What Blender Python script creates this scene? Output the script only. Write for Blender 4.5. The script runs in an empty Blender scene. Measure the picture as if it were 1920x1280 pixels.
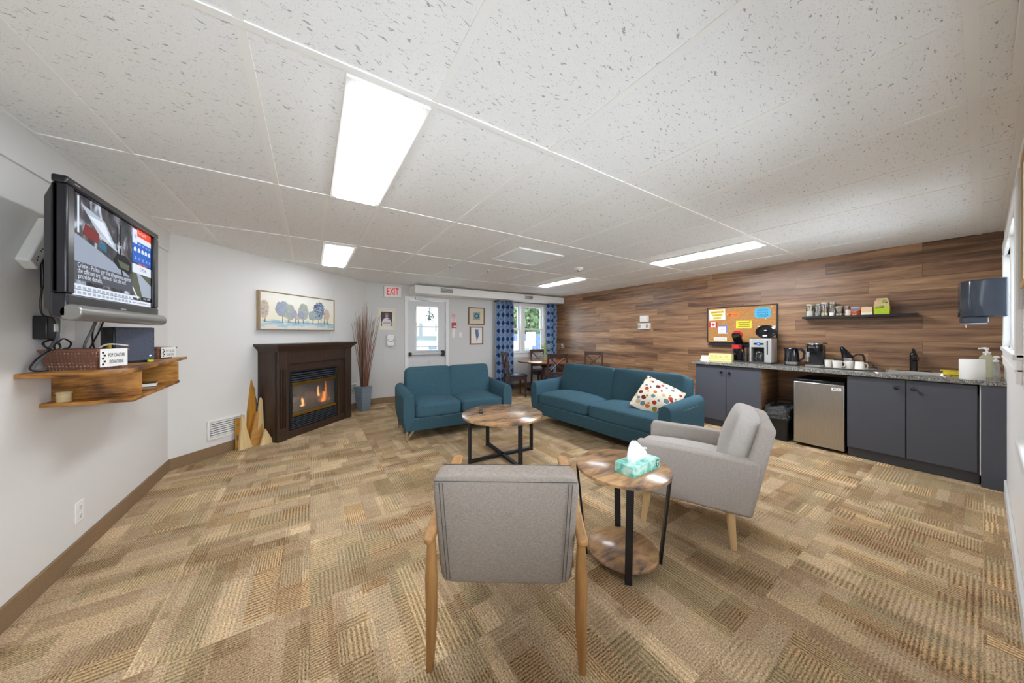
import bpy, bmesh, math, random
from math import sin, cos, pi, radians, sqrt, atan2, floor
from mathutils import Vector, Matrix
S = bpy.context.scene
C = S.collection
random.seed(7)

# ------------------------------------------------------------------ camera, world, exposure
CAM_H = 1.34
cam_d = bpy.data.cameras.new('camera'); cam = bpy.data.objects.new('camera', cam_d); C.objects.link(cam)
cam.location = (0, 0, CAM_H); cam.rotation_euler = (pi / 2, 0, radians(56.8 - 90))
cam_d.sensor_fit = 'HORIZONTAL'; cam_d.sensor_width = 36.0; cam_d.lens = 578.0 / 1920 * 36
cam_d.shift_y = -13.0 / 1920; cam_d.clip_start = 0.02; cam_d.clip_end = 300
S.camera = cam
W = bpy.data.worlds.new('sky'); S.world = W; W.use_nodes = True
wb = W.node_tree.nodes['Background']
wb.inputs['Color'].default_value = (0.88, 0.945, 1.0, 1); wb.inputs['Strength'].default_value = 5.4
S.view_settings.view_transform = 'Standard'; S.view_settings.look = 'None'
S.view_settings.exposure = 1.0; S.view_settings.gamma = 1.0; S.view_settings.use_curve_mapping = False
LAMP = 13.0        # radiance of the ceiling light lenses
CEIL = 2.34
S.cycles.max_bounces = 16; S.cycles.diffuse_bounces = 12; S.cycles.transparent_max_bounces = 16
XL, XW, YN, YB = -1.17, 5.58, -0.11, 6.42          # left wall, plank wall, near wall, back wall
DA = radians(44.5)                                  # fireplace wall runs diagonally from (DX, DY)
DX, DY = -1.155, 4.395

# ------------------------------------------------------------------ helpers
def lin(c):
    if isinstance(c, str):
        c = [int(c[i:i + 2], 16) / 255 for i in (0, 2, 4)]
        return tuple(v / 12.92 if v <= .04045 else ((v + .055) / 1.055) ** 2.4 for v in c)
    return tuple(c)

class G:
    """node graph of one material"""
    def __init__(s, name):
        s.m = bpy.data.materials.new(name); s.m.use_nodes = True; s.t = s.m.node_tree
        s.b = s.t.nodes['Principled BSDF']; s.o = s.t.nodes['Material Output']
    def n(s, typ, out=0, props=None, **inp):
        nd = s.t.nodes.new('ShaderNode' + typ)
        for k, v in (props or {}).items(): setattr(nd, k, v)
        for k, v in inp.items():
            key = int(k[1:]) if k[0] == 'i' and k[1:].isdigit() else k.replace('_', ' ')
            s.put(nd.inputs[key], v)
        return nd.outputs[out]
    def put(s, sock, v):
        if isinstance(v, bpy.types.NodeSocket): s.t.links.new(v, sock)
        elif isinstance(v, (tuple, list)):
            sock.default_value = tuple(v) + ((1,) if len(v) == 3 and sock.type == 'RGBA' else ())
        else: sock.default_value = v
    def math(s, op, a, b=0.0, c=0.0, clamp=False):
        return s.n('Math', props={'operation': op, 'use_clamp': clamp}, i0=a, i1=b, i2=c)
    def mix(s, f, a, b, mode='MIX'):
        return s.n('Mix', 2, {'data_type': 'RGBA', 'blend_type': mode}, i0=f, i6=a, i7=b)
    def ramp(s, f, stops, interp='LINEAR'):
        nd = s.t.nodes.new('ShaderNodeValToRGB'); s.put(nd.inputs[0], f); e = nd.color_ramp.elements
        nd.color_ramp.interpolation = interp
        while len(e) < len(stops): e.new(0.5)
        for i, (p, c) in enumerate(stops):
            e[i].position = p; e[i].color = lin(c) + (1,) if not isinstance(c, (int, float)) else (c, c, c, 1)
        return nd.outputs[0]
    def co(s, which='Object'): return s.n('TexCoord', which)
    def sc(s, vec, x, y, z): return s.n('Mapping', Vector=vec, Scale=(x, y, z))
    def set(s, **k):
        for key, v in k.items(): s.put(s.b.inputs[key.replace('_', ' ')], v)
        return s.m
    def bump(s, h, strength=.2, dist=.01):
        s.put(s.b.inputs['Normal'], s.n('Bump', Strength=strength, Distance=dist, Height=h))

def plain(name, col, rough=.5, metal=0.0, var=.06, scale=12, bump=0, spec=.5, **kw):
    g = G(name); c = lin(col)
    nz = g.n('TexNoise', Vector=g.co(), Scale=scale, Detail=4)
    g.set(Base_Color=g.mix(nz, tuple(v * (1 - var) for v in c), tuple(min(1, v * (1 + var)) for v in c)),
          Roughness=rough, Metallic=metal, Specular_IOR_Level=spec, **kw)
    if bump: g.bump(nz, bump, .004)
    return g.m

def fabric(name, a, b, scale=420, rough=.95, streak=True):
    g = G(name); o = g.co()
    n1 = g.n('TexNoise', Vector=g.sc(o, scale, scale, scale * .22), Scale=1, Detail=2)
    n2 = g.n('TexNoise', Vector=g.sc(o, scale * .18, scale * .18, scale), Scale=1, Detail=2)
    f = g.math('ADD', g.math('MULTIPLY', n1, .5), g.math('MULTIPLY', n2, .5))
    g.set(Base_Color=g.ramp(f, [(.36, a), (.64, b)]), Roughness=rough, Specular_IOR_Level=.15)
    g.bump(f, .25, .002)
    return g.m

def wood(name, a, b, along='x', scale=1.0, rough=.45, rings=9.0, streak=.5):
    g = G(name); o = g.co()
    k = {'x': (1.2, 16, 16), 'y': (16, 1.2, 16), 'z': (16, 16, 1.2)}[along]
    v = g.sc(o, *(q * scale for q in k))
    n1 = g.n('TexNoise', Vector=v, Scale=1.6, Detail=6, Roughness=.6, Distortion=.6)
    n2 = g.n('TexNoise', Vector=v, Scale=7, Detail=3)
    f = g.math('ADD', g.math('MULTIPLY', n1, .75), g.math('MULTIPLY', n2, .25))
    g.set(Base_Color=g.ramp(f, [(.34, a), (.68, b)]), Roughness=rough)
    g.bump(f, .08, .003)
    return g.m

def glow(name, col, strength=1.0):
    g = G(name); c = lin(col)
    g.set(Base_Color=(0, 0, 0), Emission_Color=c, Emission_Strength=strength, Roughness=.5, Specular_IOR_Level=.12)
    return g.m

def glassy(name, tint=(1, 1, 1), gloss=.12, rough=.02, haze=0.0, hazecol=(.6, .6, .62)):
    g = G(name)
    tr = g.n('BsdfTransparent', Color=tint); gl = g.n('BsdfGlossy', Roughness=rough, Color=(1, 1, 1))
    fr = g.n('Fresnel', IOR=1.45)
    mx = g.n('MixShader', i0=g.math('ADD', g.math('MULTIPLY', fr, .9), gloss * .3), i1=tr, i2=gl)
    if haze:
        df = g.n('BsdfDiffuse', Color=hazecol)
        mx = g.n('MixShader', i0=haze, i1=mx, i2=df)
    g.t.links.new(mx, g.o.inputs[0]); return g.m

class MB:
    def __init__(s): s.v = []; s.f = []; s.k = []; s.mi = 0; s.M = None
    def add(s, vs, fs):
        b = len(s.v)
        for p in vs:
            p = Vector(p); s.v.append(tuple(s.M @ p) if s.M is not None else tuple(p))
        for f in fs: s.f.append([b + i for i in f]); s.k.append(s.mi)
        return s
    def box(s, x0, x1, y0, y1, z0, z1):
        v = [(x, y, z) for z in (z0, z1) for y in (y0, y1) for x in (x0, x1)]
        return s.add(v, [(0, 2, 3, 1), (4, 5, 7, 6), (0, 1, 5, 4), (2, 6, 7, 3), (0, 4, 6, 2), (1, 3, 7, 5)])
    def taper(s, r0, z0, r1, z1):
        """frustum between rectangles r=(x0,x1,y0,y1)"""
        v = [(x, y, z) for (a, z) in ((r0, z0), (r1, z1)) for y in a[2:] for x in a[:2]]
        return s.add(v, [(0, 2, 3, 1), (4, 5, 7, 6), (0, 1, 5, 4), (2, 6, 7, 3), (0, 4, 6, 2), (1, 3, 7, 5)])
    def prism(s, pts, a, b, axis='y'):
        n = len(pts)
        f = {'y': lambda p, q: (p[0], q, p[1]), 'z': lambda p, q: (p[0], p[1], q), 'x': lambda p, q: (q, p[0], p[1])}[axis]
        v = [f(p, a) for p in pts] + [f(p, b) for p in pts]
        return s.add(v, [list(range(n))[::-1], list(range(n, 2 * n))] + [(i, (i + 1) % n, n + (i + 1) % n, n + i) for i in range(n)])
    def ring(s, rings, caps=True, closed=True):
        n = len(rings[0]); v = [p for r in rings for p in r]; f = []
        for j in range(len(rings) - 1):
            for i in range(n if closed else n - 1):
                f.append((j * n + i, j * n + (i + 1) % n, (j + 1) * n + (i + 1) % n, (j + 1) * n + i))
        if caps: f += [list(range(n))[::-1], list(range((len(rings) - 1) * n, len(rings) * n))]
        return s.add(v, f)
    def lathe(s, prof, n=24, c=(0, 0, 0), sx=1.0, sy=1.0, caps=True):
        return s.ring([[(c[0] + r * cos(2 * pi * i / n) * sx, c[1] + r * sin(2 * pi * i / n) * sy, c[2] + z) for i in range(n)] for r, z in prof], caps)
    def tube(s, path, r, n=8, flat=None):
        path = [Vector(p) for p in path]; R = []
        up = Vector((0, 0, 1))
        for i, p in enumerate(path):
            d = (path[min(i + 1, len(path) - 1)] - path[max(i - 1, 0)]).normalized()
            if i == 0:
                ref = up if abs(d.dot(up)) < .9 else Vector((1, 0, 0)); a = d.cross(ref).normalized()
            else: a = (a - d * a.dot(d)).normalized()
            b = d.cross(a); q = r[i] if isinstance(r, (list, tuple)) else r
            fy = flat if flat else 1.0
            R.append([tuple(p + a * (q * cos(2 * pi * j / n)) + b * (q * fy * sin(2 * pi * j / n))) for j in range(n)])
        return s.ring(R)
    def cyl(s, p0, p1, r0, r1=None, n=16): return s.tube([p0, p1], [r0, r0 if r1 is None else r1], n)
    def sbox(s, c, h, k=6, n=8, bulge=(0, 0, 0), fn=None):
        """rounded pillow box"""
        bm = bmesh.new(); bmesh.ops.create_cube(bm, size=2)
        bmesh.ops.subdivide_edges(bm, edges=bm.edges[:], cuts=n - 1, use_grid_fill=True)
        vs = []
        for v in bm.verts:
            p = [sin(t * pi / 2) for t in v.co]
            m = max(abs(t) for t in p) or 1; q = sum(abs(t) ** k for t in p) ** (1 / k) or 1
            p = [t * m / q for t in p]
            o = [c[i] + p[i] * (h[i] + bulge[i] * (1 - p[(i + 1) % 3] ** 2) * (1 - p[(i + 2) % 3] ** 2)) for i in range(3)]
            vs.append(fn(o, p) if fn else o)
        bm.verts.index_update(); fs = [[v.index for v in f.verts] for f in bm.faces]; bm.free()
        return s.add(vs, fs)
    def text(s, t, size, x=0, z=0, y=0, depth=.0015, align='CENTER', width=None):
        vs, fs = text_mesh(t, align)
        w = max(v[0] for v in vs) - min(v[0] for v in vs) if vs else 1
        kx = size if not width else width / w
        fl = [[(x + v[0] * kx, y, z + v[1] * size) for v in vs], [(x + v[0] * kx, y - depth, z + v[1] * size) for v in vs]]
        return s.add(fl[1], [f for f in fs])
    def build(s, name, mat, parent=None, bevel=0, seg=2, ang=35, smooth=True, solid=0, sub=0):
        me = bpy.data.meshes.new(name); me.from_pydata(s.v, [], s.f)
        for m in (mat if isinstance(mat, (list, tuple)) else [mat]): me.materials.append(m)
        for p, k in zip(me.polygons, s.k): p.material_index = k; p.use_smooth = smooth
        bm = bmesh.new(); bm.from_mesh(me); bmesh.ops.recalc_face_normals(bm, faces=bm.faces[:]); bm.to_mesh(me); bm.free()
        if smooth: me.set_sharp_from_angle(angle=radians(ang))
        o = bpy.data.objects.new(name, me); C.objects.link(o); o.parent = parent
        if solid:
            q = o.modifiers.new('solid', 'SOLIDIFY'); q.thickness = solid; q.offset = 0
        if bevel:
            q = o.modifiers.new('bevel', 'BEVEL'); q.width = bevel; q.segments = seg; q.limit_method = 'ANGLE'; q.angle_limit = radians(30)
            q.harden_normals = False
        if sub:
            q = o.modifiers.new('sub', 'SUBSURF'); q.levels = sub; q.render_levels = sub
        return o

_tc = {}
def text_mesh(t, align):
    if (t, align) not in _tc:
        cu = bpy.data.curves.new('lettering', 'FONT'); cu.body = t; cu.size = 1; cu.align_x = align; cu.align_y = 'CENTER'; cu.resolution_u = 3
        ob = bpy.data.objects.new('lettering', cu); C.objects.link(ob); dg = bpy.context.evaluated_depsgraph_get(); dg.update()
        me = bpy.data.meshes.new_from_object(ob.evaluated_get(dg))
        _tc[(t, align)] = ([tuple(v.co) for v in me.vertices], [list(p.vertices) for p in me.polygons])
        C.objects.unlink(ob); bpy.data.objects.remove(ob); bpy.data.curves.remove(cu); bpy.data.meshes.remove(me)
    return _tc[(t, align)]

def tag(o, label, cat, group=None, kind=None):
    if label: o['label'] = label
    if cat: o['category'] = cat
    if group: o['group'] = group
    if kind: o['kind'] = kind
    return o
def thing(name, label, cat, loc=(0, 0, 0), rz=0, group=None):
    o = bpy.data.objects.new(name, None); o.empty_display_size = .05; C.objects.link(o)
    o.location = loc; o.rotation_euler = (0, 0, radians(rz)); return tag(o, label, cat, group)
def struct(name, mb, mat, parent=None, **k):
    o = mb.build(name, mat, parent, **k)
    if parent is None: o['kind'] = 'structure'
    return o
def dup(root, loc, rz, label, group=None, name=None):
    r = root.copy(); C.objects.link(r); r.location = loc; r.rotation_euler = (0, 0, radians(rz)); r['label'] = label
    if group: r['group'] = group
    for ch in list(root.children):
        c = ch.copy(); C.objects.link(c); c.parent = r
        for g in list(ch.children):
            d = g.copy(); C.objects.link(d); d.parent = c
    return r
def part_label(o, label): o['label'] = label; return o
def duv(u, n=0, z=0):      # a point on the diagonal wall: u along it, n out of it
    return (DX + u * cos(DA) + n * sin(DA), DY + u * sin(DA) - n * cos(DA), z)
RZ_BACK, RZ_WOOD, RZ_LEFT, RZ_DIAG, RZ_NEAR = 0, -90, 90, 44.5, 180
# ------------------------------------------------------------------ materials of the room
def carpet():
    g = G('carpet_tiles'); o = g.co(); sx = g.n('SeparateXYZ', 0, Vector=o); sy = g.n('SeparateXYZ', 1, Vector=o)
    T = .61
    tx = g.math('FLOOR', g.math('DIVIDE', sx, T)); ty = g.math('FLOOR', g.math('DIVIDE', sy, T))
    wn = g.n('TexWhiteNoise', 0, {'noise_dimensions': '2D'}, Vector=g.n('CombineXYZ', X=tx, Y=ty))
    rot = g.math('GREATER_THAN', wn, .5)
    def sel(f, a, b): return g.math('ADD', g.math('MULTIPLY', a, g.math('SUBTRACT', 1.0, f)), g.math('MULTIPLY', b, f))
    off = g.math('MULTIPLY', wn, 7.3)
    u = g.math('ADD', sel(rot, sx, sy), off); v = g.math('ADD', sel(rot, sy, sx), g.math('MULTIPLY', off, 1.7))
    vec = g.n('CombineXYZ', X=u, Y=v)
    def brick(w, h, ofs=.5, sq=1.0, shift=0):
        q = g.n('VectorMath', props={'operation': 'ADD'}, i0=vec, i1=(shift, shift * .6, 0))
        return g.n('TexBrick', 0, {'offset': ofs, 'squash': sq, 'squash_frequency': 3}, Vector=q, Color1=(0, 0, 0, 1), Color2=(1, 1, 1, 1),
                   Mortar=(.5, .5, .5, 1), Scale=1, Mortar_Size=0, Bias=0, Brick_Width=w, Row_Height=h)
    b1, b2, b3, b4 = brick(.34, .105, .37, 1.4), brick(.23, .155, .41, .7, 3.3), brick(.5, .21, .3, 1.2, 8.1), brick(.29, .13, .6, 1.3, 5.7)
    val = g.math('ADD', g.math('ADD', g.math('MULTIPLY', b1, .42), g.math('MULTIPLY', b2, .30)), g.math('MULTIPLY', b3, .28))
    base = g.ramp(val, [(.10, '94795d'), (.32, 'ab9173'), (.52, 'b59e80'), (.68, 'c0a582'), (.9, 'd6bb96')])
    hue = g.ramp(b4, [(0, 'ffffff'), (.45, 'ffffff'), (.6, 'e2e5dd'), (1, 'f0e6d8')])
    base = g.mix(1.0, base, hue, 'MULTIPLY')
    wob = g.math('MULTIPLY', g.n('TexNoise', Vector=vec, Scale=70, Detail=2), .012)
    a = sel(g.math('GREATER_THAN', b2, .62), u, v)
    per = g.math('ADD', .0125, g.math('MULTIPLY', g.math('GREATER_THAN', b3, .5), .007))
    st = g.math('SINE', g.math('DIVIDE', g.math('MULTIPLY', g.math('ADD', a, wob), 2 * pi), per))
    amp = g.math('ADD', g.math('MULTIPLY', g.math('POWER', b4, 1.4), .36), .09)
    sp = g.n('TexNoise', Vector=vec, Scale=150, Detail=2, Roughness=.75)
    sp2 = g.math('MULTIPLY', g.math('SUBTRACT', sp, .5), 3.0)
    k = g.math('ADD', g.math('ADD', 1.0, g.math('MULTIPLY', st, amp)), sp2)
    hn = g.n('TexNoise', 1, Vector=vec, Scale=120, Detail=1)
    base = g.mix(.22, base, g.mix(1.0, base, g.n('HueSaturation', Color=hn, Saturation=.55, Value=2.0), 'MULTIPLY'))
    col = g.mix(1.0, base, g.n('CombineXYZ', X=k, Y=k, Z=k), 'MULTIPLY')
    g.set(Base_Color=col, Roughness=1.0, Specular_IOR_Level=.08)
    g.bump(g.math('ADD', g.math('MULTIPLY', st, amp), sp), .5, .004)
    return g.m

def ceiling_tile():
    g = G('ceiling_tile'); o = g.co()
    wv = g.n('TexNoise', Vector=o, Scale=22, Detail=1)
    v = g.n('VectorMath', props={'operation': 'ADD'}, i0=g.sc(o, 36, 125, 1), i1=g.n('CombineXYZ', X=wv, Y=g.math('MULTIPLY', wv, 5)))
    f = g.n('TexNoise', Vector=v, Scale=1, Detail=2.5, Roughness=.55)
    d = g.n('TexNoise', Vector=o, Scale=230, Detail=2)
    fis = g.ramp(f, [(.31, .5), (.355, 1.0)])
    dot = g.ramp(d, [(.28, .62), (.37, 1.0)])
    c = g.mix(1.0, g.mix(1.0, lin('f1f1f0'), fis, 'MULTIPLY'), dot, 'MULTIPLY')
    g.set(Base_Color=c, Roughness=.9, Specular_IOR_Level=.2); g.bump(fis, .5, .004)
    return g.m

def planks():
    g = G('wood_plank_wall'); o = g.co(); y = g.n('SeparateXYZ', 1, Vector=o); z = g.n('SeparateXYZ', 2, Vector=o)
    vec = g.n('CombineXYZ', X=y, Y=z)
    def br(m, sh): return g.n('TexBrick', 0, {'offset': .37, 'squash': 1.35, 'squash_frequency': 3}, Vector=g.n('VectorMath', props={'operation': 'ADD'}, i0=vec, i1=(sh, 0.02, 0)),
             Color1=(0, 0, 0, 1), Color2=(1, 1, 1, 1), Mortar=(m, m, m, 1), Scale=1, Mortar_Size=.0016, Bias=0, Brick_Width=1.05, Row_Height=.142)
    b = br(.2, .3); gap = g.n('TexBrick', 1, {'offset': .37, 'squash': 1.35, 'squash_frequency': 3}, Vector=g.n('VectorMath', props={'operation': 'ADD'}, i0=vec, i1=(.3, 0.02, 0)), Scale=1, Mortar_Size=.0014, Brick_Width=1.05, Row_Height=.142)
    gv = g.n('CombineXYZ', X=g.math('ADD', g.math('MULTIPLY', y, 1.1), g.math('MULTIPLY', b, 9)), Y=g.math('MULTIPLY', z, 13), Z=g.math('MULTIPLY', b, 20))
    n1 = g.n('TexNoise', Vector=gv, Scale=1.5, Detail=7, Roughness=.62, Distortion=.7)
    n2 = g.n('TexNoise', Vector=gv, Scale=1.0, Detail=2, Distortion=.3)
    f = g.math('ADD', g.math('ADD', g.math('MULTIPLY', n1, .62), g.math('MULTIPLY', n2, .26)), g.math('MULTIPLY', g.math('SUBTRACT', b, .3), .18))
    col = g.ramp(f, [(.33, '5a3f2d'), (.44, '87644a'), (.54, 'a17c5c'), (.64, 'b9936d'), (.76, 'd9b48a')])
    col = g.mix(g.math('MULTIPLY', gap, .6), col, lin('4a3628'))
    g.set(Base_Color=col, Roughness=.36, Specular_IOR_Level=.55); g.bump(f, .05, .003)
    return g.m

M = {}
M['wall'] = plain('painted_wall', 'e2e0dd', .75, var=.015, scale=3)
M['wallgrey'] = plain('painted_wall_grey', 'd4d3d1', .75, var=.015, scale=3)
M['white'] = plain('white_paint', 'efeeec', .45, var=.01)
M['plastic'] = plain('white_plastic', 'f0efec', .35, var=.01)
M['carpet'] = carpet(); M['ceil'] = ceiling_tile(); M['planks'] = planks()
M['tee'] = plain('white_tee', 'f2f1ee', .45, var=.01)
M['base'] = plain('brown_baseboard', '8b7052', .8, var=.25, scale=90)
M['lens'] = glow('light_lens', 'f3f8ff', LAMP)
M['lensframe'] = plain('light_frame', 'f4f3f0', .4, var=.01)
M['black'] = plain('black_plastic', '1b1c1f', .35, var=.1)
M['blackgloss'] = plain('black_gloss', '121317', .12, var=.1)
M['dark'] = plain('dark_grey_plastic', '2d2e32', .45, var=.1)
M['steel'] = plain('brushed_steel', 'b9b7b3', .28, 1.0, var=.08, scale=40)
M['chrome'] = plain('chrome', 'd8d8d8', .12, 1.0, var=.02)
M['blackmetal'] = plain('black_metal', '25262a', .42, .3, var=.1)
M['paper'] = plain('white_paper', 'f2f0ec', .8, var=.02)
M['ink'] = plain('dark_ink', '26262a', .7, var=.02)
M['glass'] = glassy('window_glass', (.96, .985, 1.0), .06)
M['jar'] = glassy('jar_glass', (.93, .95, .95), .3)
M['red'] = plain('red_plastic', 'c62026', .35, var=.05)
M['yellow'] = plain('yellow_plastic', 'e6c92f', .6, var=.06)
M['teal'] = fabric('teal_upholstery', '304b56', '476674')
M['greyfab'] = fabric('grey_upholstery', 'a49c95', 'b8b0a9')
M['greyfab_light'] = fabric('pale_grey_upholstery', 'b5afaa', 'c6c1bc')
M['seam'] = plain('dark_seam', '4d4946', .9)
M['espresso'] = wood('espresso_wood', '35261e', '453228', 'z', 1, .38)
M['dining'] = wood('dark_brown_wood', '33201a', '4c3026', 'z', 1, .35)
M['tabletop'] = wood('brown_table_wood', '6d3f22', '9a5f35', 'x', .7, .14)
M['ash'] = wood('pale_wood', 'd0ab78', 'e4c797', 'z', 1, .5)
M['walnut'] = wood('warm_brown_wood', '93683a', 'b88a56', 'z', 1, .42)
M['vinyl'] = plain('sheen_vinyl', '2c3444', .25, var=.08)  # black vinyl tinted blue for the light it reflects
M['brass'] = plain('brass', 'b99b4b', .25, 1.0, var=.05)

def rustic(name, rough):
    g = G(name); o = g.co()
    n1 = g.n('TexNoise', Vector=g.sc(o, 2.2, 9, 9), Scale=1.4, Detail=6, Roughness=.62, Distortion=1.2)
    n2 = g.n('TexNoise', Vector=g.sc(o, 5, 7, 7), Scale=1.0, Detail=4, Distortion=.8)
    f = g.math('ADD', g.math('MULTIPLY', n1, .55), g.math('MULTIPLY', n2, .45))
    g.set(Base_Color=g.ramp(f, [(.34, '4a3d3a'), (.42, '7a6251'), (.50, 'a57f5b'), (.60, 'c39a6e'), (.74, 'd6b185')]), Roughness=rough, Specular_IOR_Level=.8)
    return g.m
M['rustic'] = rustic('rustic_brown_board', .22)

def shelfwood():
    g = G('burnt_pine'); o = g.co()
    n1 = g.n('TexNoise', Vector=g.sc(o, 3, 3, 24), Scale=1.6, Detail=6, Roughness=.6, Distortion=1.0)
    n2 = g.n('TexNoise', Vector=o, Scale=7, Detail=4)
    f = g.math('ADD', g.math('MULTIPLY', n1, .5), g.math('MULTIPLY', n2, .5))
    g.set(Base_Color=g.ramp(f, [(.36, '402715'), (.44, '80501f'), (.54, 'b57d3a'), (.7, 'd3a057')]), Roughness=.4)
    return g.m
M['shelfwood'] = shelfwood()
def granite():
    g = G('grey_granite'); o = g.co()
    n1 = g.n('TexNoise', Vector=o, Scale=95, Detail=5, Roughness=.75); n2 = g.n('TexVoronoi', Vector=o, Scale=140)
    f = g.math('ADD', g.math('MULTIPLY', n1, .8), g.math('MULTIPLY', n2, .3))
    g.set(Base_Color=g.ramp(f, [(.38, '2f2e2d'), (.5, '63615d'), (.62, '8d8a84'), (.72, 'c5c2bc')]), Roughness=.2)
    return g.m
M['granite'] = granite()
M['cab'] = plain('charcoal_cabinet', '4b4d55', .55, var=.06, scale=3)

# ------------------------------------------------------------------ room
struct('floor', MB().box(-1.5, 5.9, -.3, 6.9, -.05, 0), M['carpet'])
ce = struct('ceiling', MB().box(-1.5, 5.9, -.3, 6.9, CEIL, CEIL + .06), M['ceil'])
t = MB(); hw = .015
for i in range(0, 10):
    x = -.83 + .64 * i
    t.box(x - hw, x + hw, YN, min(YB, (x - DX) * math.tan(DA) + DY if x < .85 else 9) + .0, CEIL - .004, CEIL)
t.box(.10 - hw * .8, .10 + hw * .8, 2.58, 5.6, CEIL - .0035, CEIL)
for j in range(0, 5):
    y = .0216 + 1.281 * j
    x0 = XL if y < DY else DX + (y - DY) / math.tan(DA)
    t.box(x0, XW, y - hw, y + hw, CEIL - .005, CEIL)
t.box(XL, XW, YN, YN + .022, CEIL - .006, CEIL); t.box(XL, XL + .03, YN, DY, CEIL - .006, CEIL)
part_label(t.build('tee_grid', M['tee'], ce), 'white metal tee grid between the tiles')

struct('wall_left', MB().box(XL - .1, XL, YN, DY + .05, 0, CEIL), M['wall'])
struct('trim_1', MB().box(XL, XL + .012, YN, DY + .03, 2.15, CEIL), M['wall'])
dw = MB(); L = 2.86
p = [duv(-.05), duv(L), duv(L, -.1), duv(-.05, -.1)]
struct('wall_fireplace', dw.prism([(q[0], q[1]) for q in p], 0, CEIL, 'z'), M['wall'])
# back wall with a door opening and a window opening
DO, WO = (1.66, 2.48, 0, 2.06), (3.80, 5.24, .90, 2.10)
b = MB(); y0, y1 = YB, YB + .12
b.box(.6, DO[0], y0, y1, 0, CEIL); b.box(DO[0], DO[1], y0, y1, DO[3], CEIL); b.box(DO[1], WO[0], y0, y1, 0, CEIL)
b.box(WO[0], WO[1], y0, y1, 0, WO[2]); b.box(WO[0], WO[1], y0, y1, WO[3], CEIL); b.box(WO[1], XW + .1, y0, y1, 0, CEIL)
struct('wall_back', b, M['wallgrey'])
struct('wall_plank', MB().box(XW, XW + .1, YN - .1, YB, 0, CEIL), M['planks'])
NW = (3.05, 4.82, 1.24, 2.0)
NV = (-.5, 2.1, .95, 1.95)  # opening of the unseen window added behind the camera
b = MB(); b.box(XL - .1, NV[0], YN - .12, YN, 0, CEIL); b.box(NV[1], NW[0], YN - .12, YN, 0, CEIL); b.box(NW[1], XW, YN - .12, YN, 0, CEIL)
b.box(NV[0], NV[1], YN - .12, YN, 0, NV[2]); b.box(NV[0], NV[1], YN - .12, YN, NV[3], CEIL)
b.box(NW[0], NW[1], YN - .12, YN, 0, NW[2]); b.box(NW[0], NW[1], YN - .12, YN, NW[3], CEIL)
struct('wall_near', b, M['white'])
BH = .112
struct('baseboard_left', MB().box(XL, XL + .014, YN, DY, 0, BH), M['base'], bevel=.003)
p = [duv(-.02), duv(.84), duv(.84, .014), duv(-.02, .014)]
bb = MB().prism([(q[0], q[1]) for q in p], 0, BH, 'z')
p = [duv(2.1), duv(2.8), duv(2.8, .014), duv(2.1, .014)]; bb.prism([(q[0], q[1]) for q in p], 0, BH, 'z')
struct('baseboard_fireplace', bb, M['base'], bevel=.003)
bb = MB().box(.84, 1.6, YB - .014, YB, 0, BH); bb.box(2.54, XW, YB - .014, YB, 0, BH)
struct('baseboard_back', bb, M['base'], bevel=.003)
struct('baseboard_plank', MB().box(XW - .014, XW, 2.44, YB, 0, BH), M['base'], bevel=.003)
struct('baseboard_near', MB().box(XL, 4.92, YN, YN + .014, 0, BH), M['wallgrey'], bevel=.003)
# flat trims on the diagonal wall and the access plate on the back wall
t = MB(); t.M = Matrix.Translation((DX, DY, 0)) @ Matrix.Rotation(DA, 4, 'Z')
for u in (2.03, 2.60): t.box(u - .018, u + .018, -.008, 0, 0.1, CEIL)
t.box(2.05, 2.58, -.006, 0, 2.19, 2.22); t.box(2.05, 2.58, -.006, 0, .60, .625)
struct('trim_2', t, M['wall'], bevel=.002)
struct('trim_3', MB().box(1.19, 1.43, YB - .006, YB, .62, 1.06), M['wallgrey'], bevel=.002)
# painted duct box below the ceiling along the back wall
b = MB().box(1.70, XW, 6.02, YB, 2.15, 2.305); b.box(2.9, 2.905, 6.017, 6.03, 2.15, 2.305); b.box(4.72, 4.725, 6.017, 6.03, 2.15, 2.305)
struct('trim_4', b, M['white'], bevel=.003)

def vent(name, label, loc, rz, w, h, n, group, slat='x', d=.018):
    t = thing(name, label, 'vent', loc, rz, group); f = .022
    m = MB(); m.box(-w / 2, w / 2, -d, 0, -h / 2, -h / 2 + f); m.box(-w / 2, w / 2, -d, 0, h / 2 - f, h / 2)
    m.box(-w / 2, -w / 2 + f, -d, 0, -h / 2 + f, h / 2 - f); m.box(w / 2 - f, w / 2, -d, 0, -h / 2 + f, h / 2 - f)
    m.build('frame', M['white'], t, bevel=.002)
    part_label(MB().box(-w / 2 + f, w / 2 - f, -.004, 0, -h / 2 + f, h / 2 - f).build('backing', M['dark'], t), 'dark sheet standing in for the shade behind the slats')  # dark sheet paints the shade behind the slats
    s = MB(); ih = h - 2 * f
    for i in range(n):
        z = -ih / 2 + (i + .5) * ih / n; q = ih / n * .3
        s.add([(-w / 2 + f, -d + .002, z - q), (w / 2 - f, -d + .002, z - q), (w / 2 - f, -.004, z + q), (-w / 2 + f, -.004, z + q)], [(0, 1, 2, 3)])
    s.build('louver', M['white'], t, solid=.003)
    return t
vent('wall_vent', 'long white floor-level vent left of the fireplace behind leaning wood slabs', duv(.50, 0, .293), RZ_DIAG, .40, .21, 7, None)
vent('wall_vent', 'white floor-level vent between the fireplace and the grey vase', duv(2.47, 0, .36), RZ_DIAG, .26, .22, 7, None)
vent('air_vent', 'white duct vent above the exit door', (2.34, 6.02, 2.235), RZ_BACK, .30, .135, 5, None)
vent('air_vent', 'white duct vent above the window curtains', (4.42, 6.02, 2.235), RZ_BACK, .28, .135, 5, None)

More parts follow.
